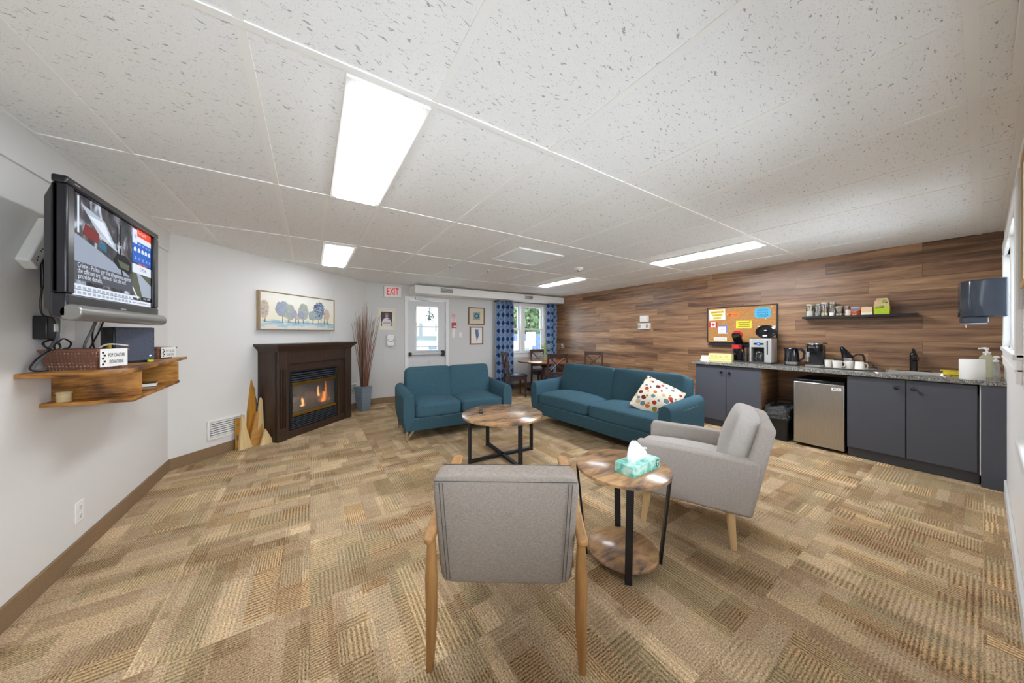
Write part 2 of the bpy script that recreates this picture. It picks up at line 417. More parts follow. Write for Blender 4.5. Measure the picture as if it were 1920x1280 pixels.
t = thing('ceiling_plate', 'edge of a white ceiling plate cut off at the top right corner', 'plate', (1.98, -.083, CEIL)); MB().box(-.26, .26, -.024, .024, -.014, 0).build('cover', M['plastic'], t, bevel=.003)
# ceiling lights
def light(x, y, w, l, label, gain=1.0):
    t = thing('ceiling_light', label, 'ceiling light', (x, y, CEIL), 0, 'flat panel ceiling lights')
    m = MB(); f = .028; d = .012
    m.box(-w / 2, -w / 2 + f, -l / 2, l / 2, -d, 0); m.box(w / 2 - f, w / 2, -l / 2, l / 2, -d, 0)
    m.box(-w / 2 + f, w / 2 - f, -l / 2, -l / 2 + f, -d, 0); m.box(-w / 2 + f, w / 2 - f, l / 2 - f, l / 2, -d, 0)
    m.build('frame', M['lensframe'], t, bevel=.003)
    a, c = w / 2 - f, l / 2 - f
    MB().taper((-a, a, -c, c), -.002, (-a + .012, a - .012, -c + .012, c - .012), -.022).build('diffuser', M['lens'] if gain == 1 else glow('light_lens_%d' % round(gain * 100), 'f3f8ff', LAMP * gain), t)
light(.28, 1.95, .33, 1.24, 'large bright ceiling panel light nearest the television')
light(.28, 4.545, .33, 1.24, 'bright ceiling panel light in front of the painting wall', .55)
light(4.09, 1.945, .33, 1.24, 'long bright ceiling panel light above the kitchenette counter', 2.3)
light(4.0, 4.42, .26, 1.15, 'slim bright ceiling panel light towards the window curtains', 1.3)

t = thing('ceiling_hatch', 'square flush white hatch with thin frame in ceiling tiles', 'hatch', (2.34, 3.225, CEIL))
MB().box(-.30, .30, -.29, .29, -.010, 0).build('cover', M['tee'], t, bevel=.003)
m = MB(); a, c, f = .34, .325, .03
m.box(-a, a, -c, -c + f, -.016, 0); m.box(-a, a, c - f, c, -.016, 0); m.box(-a, -a + f, -c + f, c - f, -.016, 0); m.box(a - f, a, -c + f, c - f, -.016, 0)
part_label(m.build('frame', M['lensframe'], t, bevel=.002), 'thin white frame')
t = thing('smoke_detector', 'small round white smoke detector on the ceiling past the hatch', 'smoke detector', (3.369, 3.322, CEIL))
MB().lathe([(.065, 0), (.065, -.018), (.05, -.034)], 24).build('base', M['plastic'], t); MB().lathe([(.035, -.034), (.03, -.05), (.01, -.055)], 20).build('sensor', M['steel'], t)
for lab, x, y in (('tiny ceiling sprinkler head left of the hatch', 1.70, 4.24), ('tiny ceiling sprinkler head right of the hatch corner', 2.30, 4.205)):
    t = thing('sprinkler_head', lab, 'sprinkler', (x, y, CEIL))
    MB().lathe([(.03, 0), (.028, -.006)], 16).build('flange', M['plastic'], t); MB().lathe([(.008, -.006), (.008, -.03), (.018, -.033), (.018, -.036)], 12).build('nozzle', M['steel'], t)
# ------------------------------------------------------------------ exit door
dr = bpy.data.objects.new('door_1', None); C.objects.link(dr); dr.location = (2.07, YB, 0); dr['kind'] = 'structure'
dr['label'] = 'white exit door with glass window, push bar and white casing'
m = MB()
m.box(-.47, -.40, -.02, .01, 0, 2.12); m.box(.40, .47, -.02, .01, 0, 2.12); m.box(-.40, .40, -.02, .01, 2.05, 2.12)
m.build('door_casing', M['white'], dr, bevel=.004)
gx, gz0, gz1 = .225, 1.02, 1.92
m = MB(); m.box(-.405, -gx, .02, .065, .01, 2.05); m.box(gx, .405, .02, .065, .01, 2.05)
m.box(-gx, gx, .02, .065, .01, gz0); m.box(-gx, gx, .02, .065, gz1, 2.05)
for a, c in ((-.30, -.04), (.04, .30)): m.box(a, c, .012, .02, .18, .80); m.box(a + .03, c - .03, .008, .012, .21, .77)
m.build('door_leaf', plain('door_paint', 'd9dadc', .45, var=.01), dr, bevel=.003)
m = MB(); f = .03
for z0, z1 in ((gz0 - f, gz0), (gz1, gz1 + f)): m.box(-gx - f, gx + f, .002, .02, z0, z1)
for x0, x1 in ((-gx - f, -gx), (gx, gx + f)): m.box(x0, x1, .002, .02, gz0, gz1)
m.box(-gx, gx, .01, .05, 1.49, 1.515); m.box(-gx, gx, .01, .05, 1.075, 1.095)
m.build('glazing_frame', M['white'], dr, bevel=.003)
MB().box(-gx, gx, .04, .046, gz0, gz1).build('pane', M['glass'], dr)
m = MB(); m.box(-.36, .30, -.045, -.005, .915, .965); m.build('push_bar', M['steel'], dr, bevel=.006)
m = MB(); m.box(-.385, -.34, -.055, .02, .90, .975); m.box(.30, .36, -.06, .02, .88, 1.0); m.lathe([(.03, 0), (.03, .0)], 8, (.33, -.06, .94))
m.build('bar_bracket', M['black'], dr, bevel=.006)
m = MB(); m.box(-.27, -.02, -.075, -.02, 2.055, 2.10); m.tube([(-.14, -.06, 2.05), (-.02, -.12, 2.045), (.06, -.02, 2.035)], .008)
m.build('door_closer', M['steel'], dr, bevel=.006)

# ------------------------------------------------------------------ windows
def sash(t, x0, x1, z0, z1, y, f=.04):
    m = MB(); m.box(x0, x1, y, y + .03, z0, z0 + f); m.box(x0, x1, y, y + .03, z1 - f, z1); m.box(x0, x0 + f, y, y + .03, z0 + f, z1 - f); m.box(x1 - f, x1, y, y + .03, z0 + f, z1 - f)
    s = m.build('sash', M['white'], t, bevel=.004)
    MB().box(x0 + f, x1 - f, y + .012, y + .018, z0 + f, z1 - f).build('pane', M['glass'], s)
w1 = bpy.data.objects.new('window_1', None); C.objects.link(w1); w1.location = (4.52, YB, 0); w1['kind'] = 'structure'; w1['label'] = 'white twin double-hung window between blue curtains'
m = MB(); z0, z1 = .90, 2.10
m.box(-.80, -.72, -.02, .03, z0 - .02, z1 + .08); m.box(.72, .80, -.02, .03, z0 - .02, z1 + .08); m.box(-.72, .72, -.02, .03, z1, z1 + .08)
m.box(-.06, .06, -.025, .09, z0, z1); m.box(-.72, -.68, 0, .12, z0, z1); m.box(.68, .72, 0, .12, z0, z1); m.box(-.72, .72, 0, .12, z1 - .03, z1)
m.build('window_frame', M['white'], w1, bevel=.004)
m = MB(); m.box(-.84, .84, -.05, .12, z0 - .035, z0); m.box(-.80, .80, -.018, 0, z0 - .13, z0 - .035); m.build('window_sill', M['white'], w1, bevel=.004)
for a, c in ((-.68, -.06), (.06, .68)):
    sash(w1, a, c, 1.46, z1 - .03, .075); sash(w1, a, c, z0, 1.50, .04)
w2 = bpy.data.objects.new('window_2', None); C.objects.link(w2); w2.location = (3.935, YN, 0); w2.rotation_euler = (0, 0, pi); w2['kind'] = 'structure'
w2['label'] = 'bright white-cased window at the right edge beside the towel dispenser'
a = .885; z0, z1 = 1.24, 2.0; m = MB()
m.box(-a - .08, -a + .01, -.022, .02, z0 - .02, z1 + .09); m.box(a - .01, a + .08, -.022, .02, z0 - .02, z1 + .09); m.box(-a, a, -.022, .02, z1, z1 + .09); m.box(-.03, .03, -.01, .08, z0, z1)
m.build('window_frame', M['white'], w2, bevel=.005)
m = MB(); m.box(-a - .08, a + .08, -.03, .11, z0 - .03, z0); m.box(-a - .08, a + .08, -.02, 0, z0 - .15, z0 - .03); m.box(-a - .08, a + .08, -.026, 0, z0 - .09, z0 - .075); m.build('window_sill', M['white'], w2, bevel=.004)
sash(w2, -a, -.03, z0, z1, .05); sash(w2, .03, a, z0, z1, .05)
part_label(MB().box(.60, .98, -.014, -.002, 1.47, 2.17).build('blind', plain('grey_blind', 'c9c9c8', .8), w2), 'pale grey blind hanging over the near end')

w3 = bpy.data.objects.new('added_window', None); C.objects.link(w3); w3.location = (.8, YN, 0); w3.rotation_euler = (0, 0, pi); w3['kind'] = 'structure'  # invented window out of view, added to fill the room with daylight
w3['label'] = 'unseen white-cased triple window added behind the camera for fill daylight'
a = 1.3; z0, z1 = .95, 1.95; m = MB()
m.box(-a - .08, -a + .01, -.022, .02, z0 - .02, z1 + .09); m.box(a - .01, a + .08, -.022, .02, z0 - .02, z1 + .09); m.box(-a, a, -.022, .02, z1, z1 + .09); m.box(-.46, -.40, -.01, .08, z0, z1); m.box(.40, .46, -.01, .08, z0, z1)
m.build('window_frame', M['white'], w3, bevel=.005)
m = MB(); m.box(-a - .12, a + .12, -.045, .11, z0 - .04, z0); m.build('window_sill', M['white'], w3, bevel=.004)
for q0, q1 in ((-a, -.46), (-.40, .40), (.46, a)): sash(w3, q0, q1, z0, z1, .05)

# ------------------------------------------------------------------ curtains
def curtain_mat():
    g = G('blue_ogee_curtain'); o = g.co(); x = g.n('SeparateXYZ', 0, Vector=o); z = g.n('SeparateXYZ', 2, Vector=o)
    px, pz = .125, .19
    def cell(sx, sz):
        a = g.math('ABSOLUTE', g.math('SUBTRACT', g.math('FRACT', g.math('ADD', g.math('DIVIDE', x, px), 20 + sx)), .5))
        c = g.math('ABSOLUTE', g.math('SUBTRACT', g.math('FRACT', g.math('ADD', g.math('DIVIDE', z, pz), 20 + sz)), .5))
        return g.math('ADD', g.math('MULTIPLY', a, 1.05), g.math('MULTIPLY', c, .8))
    d = g.math('MINIMUM', cell(0, 0), cell(.5, .5))
    nz = g.n('TexNoise', Vector=o, Scale=70, Detail=3)
    d = g.math('ADD', d, g.math('MULTIPLY', g.math('SUBTRACT', nz, .5), .06))
    g.set(Base_Color=g.ramp(d, [(.0, '1d3a68'), (.24, '2a4d80'), (.29, '8095b3'), (.37, '9babc1'), (.41, '52719c'), (.45, '8ea1bb'), (.55, 'a3b3c8')]), Roughness=.9, Specular_IOR_Level=.1)
    return g.m
M['curtain'] = curtain_mat()
def curtain(label, x0, x1, y, z0, z1, folds, ph):
    t = thing('curtain', label, 'curtain', ((x0 + x1) / 2, y, 0), 0, 'blue patterned curtains'); w = x1 - x0; nx, nz = folds * 12, 14; vs = []; fs = []
    for j in range(nz + 1):
        z = z0 + (z1 - z0) * j / nz; k = 1 + .07 * (1 - j / nz)
        for i in range(nx + 1):
            q = i / nx; vs.append(((q - .5) * w * k, .062 * sin(2 * pi * folds * q + ph) * (.75 + .25 * sin(5 * q + j * .3)), z))
    for j in range(nz):
        for i in range(nx): fs.append((j * (nx + 1) + i, j * (nx + 1) + i + 1, (j + 1) * (nx + 1) + i + 1, (j + 1) * (nx + 1) + i))
    MB().add(vs, fs).build('fabric_panel', M['curtain'], t, solid=.004)
    return t
curtain('blue and grey patterned curtain left of the window, behind a dining chair', 3.66, 4.12, 6.24, .03, 2.145, 4, .4)
curtain('blue and grey patterned curtain right of the window by the plank wall', 5.20, 5.50, 6.24, .03, 2.145, 3, 1.2)
t = thing('curtain_rod', 'thin dark curtain rod under the white duct box', 'curtain rod', (4.6, 6.24, 2.13))
MB().cyl((-.98, 0, 0), (.92, 0, 0), .01).build('rod', M['black'], t)
for x in (-.9, .88): MB().box(x - .012, x + .012, 0, .18, -.012, .012).build('bracket', M['black'], t)

# ------------------------------------------------------------------ outdoors
M['lawn'] = plain('outdoor_ground', '7a8076', .95, var=.15, scale=1.5)
M['leaf'] = plain('green_leaves', '3f5433', .8, var=.4, scale=5)
M['leafpale'] = plain('pale_green_leaves', '6b7d4c', .8, var=.4, scale=5)
M['conifer'] = plain('dark_conifer', '1d352b', .85, var=.3, scale=6)
M['bark'] = plain('bark', '6b5848', .9, var=.2)
M['siding'] = plain('white_siding', 'c3c9d1', .7, var=.02)
M['bluesiding'] = plain('blue_grey_siding', '3d4e68', .7, var=.05)
M['roof'] = plain('dark_roof', '23302f', .8, var=.1)
M['outpane'] = plain('dark_window', '3f5f80', .2, var=.1)
struct('ground', MB().box(-40, 45, YB + .13, 70, -.4, -.35), M['lawn'])
def leafy(name, label, loc, h, r, mat, seed, n=1500, group='trees outside the window'):
    rnd = random.Random(seed); t = thing(name, label, 'tree', loc, 0, group)
    MB().tube([(0, 0, 0), (.1, 0, h * .3), (0, .1, h * .6)], [.16, .12, .06]).build('trunk', M['bark'], t)
    m = MB()
    for _ in range(n):
        a, b, q = rnd.uniform(0, 2 * pi), rnd.uniform(-.9, 1), rnd.uniform(.45, 1) ** .5
        c = Vector((r * q * cos(a) * sqrt(1 - b * b), r * q * sin(a) * sqrt(1 - b * b), h * .58 + h * .42 * b * q)); s = rnd.uniform(.10, .22) * r * .5
        ax = Vector((rnd.gauss(0, 1), rnd.gauss(0, 1), rnd.gauss(0, 1))).normalized(); u = ax.orthogonal().normalized(); v = ax.cross(u)
        m.add([c + u * s, c + (u + v) * s * .5 + ax * s * .3, c + v * s, c - u * s * .6 + v * s * .2, c - u * s, c - v * s], [(0, 1, 2), (0, 2, 3), (0, 3, 4), (0, 4, 5)])
    m.build('crown', mat, t, smooth=False)
leafy('garden_tree', 'dense dark green tree filling the left window sash', (9.3, 14.2, -.35), 5.0, 1.7, M['leaf'], 3)
leafy('garden_tree', 'pale green tree filling the right window sash', (14.0, 18.6, -.35), 6.2, 2.4, M['leafpale'], 5)
leafy('garden_tree', 'pale bare-looking tree seen left in the door window', (5.7, 24.0, -.35), 4.6, 1.2, M['leafpale'], 9, 160)
t = thing('conifer_tree', 'tall dark spruce seen through the exit door window', 'tree', (7.25, 22.0, -.35)); rnd = random.Random(4)
MB().cyl((0, 0, 0), (0, 0, 3.9), .14, .02).build('trunk', M['bark'], t); m = MB()
for i in range(1100):
    q = rnd.uniform(.08, 1) ; z = .7 + 3.25 * q; r = 1.15 * (1 - q) + .03; a = rnd.uniform(0, 2 * pi); k = rnd.uniform(.5, 1)
    c = Vector((r * k * cos(a), r * k * sin(a), z)); o = Vector((cos(a), sin(a), -.35)); s = Vector((-sin(a), cos(a), 0)); l = .26 * (1.2 - q)
    m.add([c - s * l * .5, c + s * l * .5, c + o * l * 1.6], [(0, 1, 2)])
m.build('crown', M['conifer'], t, smooth=False)
t = thing('house', 'white neighbouring house with dark roof seen through the exit door', 'house', (4.6, 15.0, -.35))
MB().box(-2.6, 2.4, 0, 4, 0, 1.5).build('wall', M['siding'], t)
MB().prism([(-.5, 1.45), (2, 2.35), (4.5, 1.45)], -2.9, 2.7, 'x').build('roof', M['roof'], t)
for x in (-1.9, -.8, .5, 1.6):
    f = MB().box(x - .28, x + .28, -.05, 0, .55, 1.2).build('window', M['siding'], t); MB().box(x - .22, x + .22, -.06, -.05, .6, 1.15).build('pane', M['outpane'], f)
t = thing('garden_fence', 'blue-grey board fence behind the white railing in the right window', 'fence', (8.4, 12.0, -.35))
for i in range(14): MB().box(-1.5 + i * .22, -1.5 + i * .22 + .20, -.02, .02, 0, 1.72).build('fence_board', M['bluesiding'], t)
MB().box(-1.5, 1.58, .02, .06, 1.5, 1.58).build('fence_rail', M['bluesiding'], t)
def railing(label, x0, x1, y, z):
    t = thing('deck_railing', label, 'railing', (x0, y, z), 0, 'white deck railings outside'); L = x1 - x0
    MB().box(0, L, -.03, .03, .86, .92).build('top_rail', M['white'], t); MB().box(0, L, -.03, .03, .08, .13).build('bottom_rail', M['white'], t)
    n = int(L / .16)
    for i in range(n + 1): MB().box(i * L / n - .02, i * L / n + .02, -.02, .02, 0 if i in (0, n) else .1, .9).build('baluster', M['white'], t)
railing('white deck railing seen low in the left window sash', 5.3, 6.4, 9.2, -.05)
railing('white deck railing seen low in the exit door window', 2.0, 3.9, 9.4, -.05)
MB_d = struct('trim_5', MB().box(1.2, 7.6, YB + .14, 9.6, -.12, -.05), M['siding'])
t = thing('shed', 'small white shed corner with blue door in the right window', 'shed', (7.42, 10.4, -.35))
MB().box(-.55, .4, 0, 1.2, 0, 1.25).build('wall', M['siding'], t); MB().prism([(-.12, 1.22), (.6, 1.42), (1.32, 1.22)], -.6, .45, 'x').build('roof', M['siding'], t); MB().box(-.42, .25, -.03, 0, .1, 1.12).build('door', M['outpane'], t)
t = thing('sign_post', 'white two-panel sign on a post outside the right window', 'sign', (7.35, 9.9, -.35))
MB().box(-.02, .02, -.02, .02, 0, 1.75).build('post', M['white'], t)
for x in (-.12, .12): MB().box(x - .10, x + .10, -.05, -.02, 1.25, 1.78).build('panel', M['white'], t, bevel=.004)

# ------------------------------------------------------------------ things on the back wall
t = thing('exit_sign', 'white exit sign with red letters left of the exit door', 'sign', (1.36, YB, 2.18))
MB().box(-.16, .16, -.055, 0, -.105, .105).build('housing', M['plastic'], t, bevel=.005)
m = MB(); m.text('EXIT', .20, 0, 0, -.056, .002, width=.22); part_label(m.build('lettering', glow('exit_red', 'd8142c', .5), t), 'red letters EXIT')
# portrait
t = thing('framed_portrait', 'cream framed portrait of a person in white, behind the twigs', 'picture', (1.255, YB, 1.64))
def frame(t, w, h, f, d, mat, name='frame'):
    m = MB(); m.box(-w / 2, w / 2, -d, 0, -h / 2, -h / 2 + f); m.box(-w / 2, w / 2, -d, 0, h / 2 - f, h / 2); m.box(-w / 2, -w / 2 + f, -d, 0, -h / 2 + f, h / 2 - f); m.box(w / 2 - f, w / 2, -d, 0, -h / 2 + f, h / 2 - f)
    return m.build(name, mat, t, bevel=.003)
def ell(cx, cz, rx, rz, n=20): return [(cx + rx * cos(2 * pi * i / n), cz + rz * sin(2 * pi * i / n)) for i in range(n)]
frame(t, .33, .44, .035, .022, plain('cream_frame', 'e4dfcd', .5))
MB().box(-.13, .13, -.008, 0, -.185, .185).build('mat_board', plain('cream_mat', 'ece8da', .8), t)
m = MB(); m.box(-.105, .105, -.010, -.007, -.135, .145)
m.mi = 1; m.prism([(-.085, -.135), (-.09, -.06), (-.06, 0), (-.02, .03), (.02, .03), (.06, 0), (.09, -.06), (.085, -.135)], -.012, -.010)
m.mi = 2; m.prism(ell(0, .068, .027, .038), -.0145, -.012); m.box(-.013, .013, -.0142, -.012, .02, .045); m.prism(ell(-.03, -.075, .045, .014), -.0145, -.012); m.prism(ell(.035, -.07, .04, .013), -.0143, -.012)
m.mi = 3; m.prism(ell(0, .098, .034, .026), -.0150, -.012)
m.mi = 4; m.prism(ell(.038, -.005, .018, .010), -.0150, -.012)
m.build('print', [plain('portrait_ground', '58464c', .6, var=.25, scale=14), plain('portrait_white', 'dfe0e6', .7, var=.1, scale=30), plain('portrait_skin', 'c9a595', .7), plain('portrait_hair', '8f8580', .7), plain('portrait_sash', '4c5a7c', .7)], t, smooth=False)
# hand sanitiser
t = thing('hand_sanitizer_dispenser', 'white wall hand sanitizer dispenser under the portrait', 'dispenser', (1.315, YB, 1.235))
MB().sbox((0, -.05, -.005), (.068, .05, .115), 8, 6).build('body', M['plastic'], t)
m = MB(); m.tube([(.055 * cos(a), -.098 - .012 * abs(sin(a)), .02 + .055 * sin(a)) for a in [pi * i / 12 + pi for i in range(13)]], .006); m.build('trim_ring', plain('grey_trim', 'a5a5a5', .4), t)
MB().box(-.045, .045, -.105, -.06, -.115, -.075).build('push_lever', M['plastic'], t, bevel=.008)
# stickers, alarm, switches
def plate(name, label, cat, x, z, w, h, mat, d=.006, extra=None, group=None):
    t = thing(name, label, cat, (x, YB, z), 0, group); MB().box(-w / 2, w / 2, -d, 0, -h / 2, h / 2).build('plate', mat, t, bevel=.002)
    if extra: extra(t, d)
    return t
pink = plain('pink_notice', 'e9c9c9', .7)
def lines(t, d):
    m = MB()
    for z in (.03, .012, -.006, -.024): m.box(-.035, .035, -d - .001, -d, z, z + .006)
    m.build('print', plain('notice_red', 'b4474c', .7), t)
plate('notice', 'pink and white notice above the red fire alarm, upper one', 'notice', 2.655, 1.755, .10, .095, pink, .003, lines)
plate('notice', 'pale notice just above the red fire alarm, lower one', 'notice', 2.655, 1.655, .10, .075, M['paper'], .003, lines)
def alarm(t, d):
    m = MB(); m.box(-.032, .032, -d - .02, -d, -.045, -.015); m.build('pull_handle', M['plastic'], t, bevel=.003)
plate('fire_alarm_pull', 'red fire alarm pull station right of the exit door', 'alarm', 2.66, 1.545, .085, .12, M['red'], .05, alarm)
plate('blank_plate', 'small white blank plate under the fire alarm', 'plate', 2.655, 1.43, .07, .10, M['plastic'])
def toggle(t, d): MB().box(-.012, .012, -d - .008, -d, -.03, .03).build('toggle', M['white'], t, bevel=.002)
plate('light_switch', 'white light switch nearest the exit door casing', 'light switch', 2.65, 1.33, .072, .115, M['plastic'], .006, toggle)
plate('light_switch', 'white light switch nearest the two small pictures', 'light switch', 2.815, 1.33, .072, .115, M['plastic'], .006, toggle)
bronze = wood('bronze_frame', '6b543c', '927655', 'x', 2, .45)
t = thing('framed_agate_picture', 'wooden framed blue agate picture, upper of two small frames', 'picture', (3.215, YB, 1.765))
frame(t, .41, .395, .02, .03, bronze); MB().box(-.19, .19, -.012, 0, -.18, .18).build('mat_board', plain('beige_mat', 'd9cdb6', .8), t)
m = MB(); m.box(-.088, .088, -.016, -.011, -.09, .09); rnd = random.Random(2)
for k, r in enumerate((.062, .045, .028, .014)):
    m.mi = 1 + k; m.prism([(r * (1 + .08 * rnd.uniform(-1, 1)) * cos(2 * pi * i / 24), .005 + r * (1 + .08 * rnd.uniform(-1, 1)) * sin(2 * pi * i / 24)) for i in range(24)], -.018 - .001 * k, -.016)
m.build('print', [plain('agate_ground', '9fa39a', .7), plain('agate_navy', '16405a', .6), plain('agate_teal', '1f7ba0', .6), plain('agate_sky', '8cc4d8', .6), plain('agate_core', '2f6f96', .6)], t, smooth=False)
t = thing('framed_feather_picture', 'wooden framed blue feather picture, lower of two small frames', 'picture', (3.215, YB, 1.318))
frame(t, .335, .405, .022, .03, bronze); MB().box(-.15, .15, -.012, 0, -.185, .185).build('mat_board', plain('blush_mat', 'efe7e0', .8), t)
m = MB(); m.prism([(.0, -.13), (.05, -.03), (.06, .06), (.02, .135), (-.035, .14), (-.03, .06), (-.01, -.02)], -.014, -.012)
m.mi = 1
for i in range(9):
    z = -.06 + i * .021; m.prism([(.005, z), (.045 + .012 * sin(i), z + .03), (.043, z + .036), (.006, z + .008)], -.0155, -.014); m.prism([(.002, z), (-.028, z + .034), (-.026, z + .040), (.003, z + .008)], -.0155, -.014)
m.build('print', [plain('feather_blue', '6f8fb0', .7, var=.2, scale=40), plain('feather_navy', '2f4f78', .7)], t, smooth=False)

# ------------------------------------------------------------------ fireplace wall
t = thing('framed_painting', 'long framed tree-row painting above the fireplace', 'picture', duv(1.43, 0, 1.65), RZ_DIAG)
champagne = plain('champagne_frame', 'b09c7c', .4, .4, var=.08)
w, h = 1.205, .50
m = MB(); f = .012
for q in ((-w / 2, w / 2, -h / 2, -h / 2 + f), (-w / 2, w / 2, h / 2 - f, h / 2), (-w / 2, -w / 2 + f, -h / 2 + f, h / 2 - f), (w / 2 - f, w / 2, -h / 2 + f, h / 2 - f)): m.box(q[0], q[1], -.055, 0, q[2], q[3])
m.build('frame', champagne, t, bevel=.002)
def canvas_mat():
    g = G('painted_canvas'); o = g.co(); z = g.n('SeparateXYZ', 2, Vector=o)
    nz = g.n('TexNoise', Vector=g.sc(o, 3, 1, 9), Scale=2, Detail=5); f = g.math('ADD', g.math('ADD', g.math('MULTIPLY', z, 1.6), .5), g.math('MULTIPLY', g.math('SUBTRACT', nz, .5), .35))
    c = g.ramp(f, [(.05, 'e9cdbb'), (.16, 'dcdcd8'), (.24, '9fc0cc'), (.30, 'ece6cc'), (.5, 'eee6cf'), (.75, 'ece9de'), (1, 'e6e3d8')])
    g.set(Base_Color=c, Roughness=.8); return g.m
m = MB(); m.box(-w / 2 + .014, w / 2 - .014, -.045, -.005, -h / 2 + .014, h / 2 - .014); rnd = random.Random(11)
mats = [canvas_mat(), plain('paint_trunk', '6f6355', .8), plain('paint_greyblue', '9ea9b1', .85, var=.25, scale=30), plain('paint_lilac', 'a0a5b7', .85, var=.25, scale=30), plain('paint_sage', 'adb3a6', .85, var=.2, scale=22), plain('paint_blush', 'cdbba8', .85, var=.12, scale=22), plain('paint_navy', '51618c', .85, var=.3, scale=22), plain('paint_water', '8fb6c8', .85)]
def blob(cx, cz, rx, rz, mi, y, n=26, j=.13):
    m.mi = mi; m.prism([(cx + rx * (1 + rnd.uniform(-j, j)) * cos(2 * pi * i / n), cz + rz * (1 + rnd.uniform(-j, j)) * sin(2 * pi * i / n)) for i in range(n)], y - .0012, y)
def trunk(x, z0, z1, wd=.006):
    m.mi = 1; m.prism([(x - wd, z0), (x + wd, z0), (x + wd * .6, z1), (x - wd * .6, z1)], -.0462, -.045)
for x, wd in ((-.42, .16), (-.15, .12), (.2, .2), (.45, .15)):
    m.mi = 7; m.prism([(x - wd, -.135), (x + wd, -.14), (x + wd * .8, -.155), (x - wd * .7, -.15)], -.0458, -.045)
for x in (-.53, -.29, -.20, -.1, -.05, .03, .19, .34, .40, .46, .29): trunk(x, -.15, -.03, .004 + .003 * rnd.random())
blob(-.54, .02, .06, .12, 5, -.0465); blob(.45, .0, .055, .09, 5, -.0465); blob(-.06, -.06, .05, .05, 5, -.0464)
blob(-.29, .03, .10, .105, 2, -.0468); blob(-.19, .0, .08, .11, 4, -.0474); blob(-.33, .05, .05, .06, 3, -.048); blob(-.13, -.02, .05, .06, 3, -.048)
blob(.03, .02, .085, .125, 4, -.0468); blob(-.01, -.03, .055, .06, 3, -.0476); blob(.19, -.03, .075, .075, 2, -.0468); blob(.30, .05, .10, .13, 2, -.0466)
for i in range(75):
    a, q = rnd.uniform(0, 2 * pi), rnd.uniform(0, 1) ** .5
    blob(.30 + .11 * q * cos(a), .06 + .13 * q * sin(a), rnd.uniform(.006, .014), rnd.uniform(.006, .012), 6, -.0482 - .0005 * rnd.random(), 7, .3)
for i in range(60):
    cx, cz, rx, rz, mi = rnd.choice([(-.29, .03, .09, .09, 3), (-.19, 0, .07, .09, 2), (.03, .02, .07, .11, 2), (.19, -.03, .06, .06, 4), (-.54, .02, .05, .1, 3)]); a, q = rnd.uniform(0, 6.28), rnd.random() ** .5
    blob(cx + rx * q * cos(a), cz + rz * q * sin(a), rnd.uniform(.01, .02), rnd.uniform(.006, .012), mi, -.0485 - .0005 * rnd.random(), 8, .3)
m.build('canvas', mats, t, smooth=False)

# fireplace: x along the wall, front towards -y
t = thing('fireplace', 'dark brown corner gas fireplace with mantel and brass trim', 'fireplace', duv(0, 0, 0), RZ_DIAG)
E0 = M['espresso']; x0, x1, yf = .845, 2.095, -.305
m = MB(); m.box(x0, x0 + .02, yf + .0, -.0, 0, 1.13); m.box(x1 - .02, x1, yf, 0, 0, 1.13); m.box(x0, x1, -.02, 0, 0, 1.13)
m.box(x0 + .02, 1.03, yf + .03, yf + .06, .0, 1.0); m.box(1.845, x1 - .02, yf + .03, yf + .06, 0, 1.0); m.box(1.03, 1.845, yf + .03, yf + .06, .86, 1.0)
m.build('body', E0, t, bevel=.002)
m = MB(); m.box(x0, x1, yf, yf + .05, .96, 1.13); part = m.build('header_board', E0, t, bevel=.003)
MB().box(.975, 1.965, yf + .005, yf + .06, 0, .095).build('plinth', E0, t, bevel=.003)
for a in (x0, x1 - .125):
    m = MB(); w = .125; fl = [a + .028 + i * .0195 for i in range(5)]
    m.box(a, a + .026, yf - .012, yf + .04, 0, 1.13); m.box(a + w - .024, a + w, yf - .012, yf + .04, 0, 1.13); m.box(a + .026, a + w - .024, yf - .012, yf + .04, .90, 1.13); m.box(a + .026, a + w - .024, yf - .012, yf + .04, 0, .16)
    m.box(a + .026, a + w - .024, yf + .014, yf + .04, .16, .90)
    for i in range(3): q = a + .026 + .0095 + i * .0225; m.box(q, q + .0125, yf - .012, yf + .016, .16, .90)
    m.build('fluted_pilaster', E0, t, bevel=.002)
def loop(ov, z0, ov1, z1, m):
    m.taper((x0 - ov, x1 + ov, yf - .012 - ov, 0), z0, (x0 - ov1, x1 + ov1, yf - .012 - ov1, 0), z1)
m = MB(); loop(.002, 1.125, .012, 1.145, m); loop(.014, 1.145, .024, 1.16, m); loop(.028, 1.16, .05, 1.19, m); loop(.058, 1.19, .062, 1.222, m); m.build('mantel', E0, t, bevel=.003)
lv = plain('sheen_louver', '5b6472', .32, .6, var=.05)  # black slats coloured blue-grey to show light on their edges
ins = MB(); yi = yf + .025
ins.box(1.03, 1.06, yi, yi + .03, .10, .86); ins.box(1.815, 1.845, yi, yi + .03, .10, .86); ins.box(1.06, 1.815, yi, yi + .03, .84, .86)
ins.box(1.06, 1.075, yi, yi + .03, .29, .70); ins.box(1.80, 1.815, yi, yi + .03, .29, .70)
insert = part_label(ins.build('insert_frame', M['black'], t, bevel=.002), 'black metal insert surround')
m = MB()
m.mi = 1; m.box(1.062, 1.813, yi + .022, yi + .028, .705, .838); m.mi = 0  # black sheet paints the shade in the gaps between slats
for i in range(4): z = .718 + i * .030; m.prism([(yi - .004, z), (yi + .012, z + .006), (yi + .012, z + .015), (yi - .004, z + .011)], 1.062, 1.813, 'x')
m.build('upper_louver', [lv, M['blackgloss']], t)
m = MB()
m.mi = 1; m.box(1.062, 1.813, yi + .022, yi + .028, .102, .258); m.mi = 0  # shade between the lower slats, painted as a black sheet
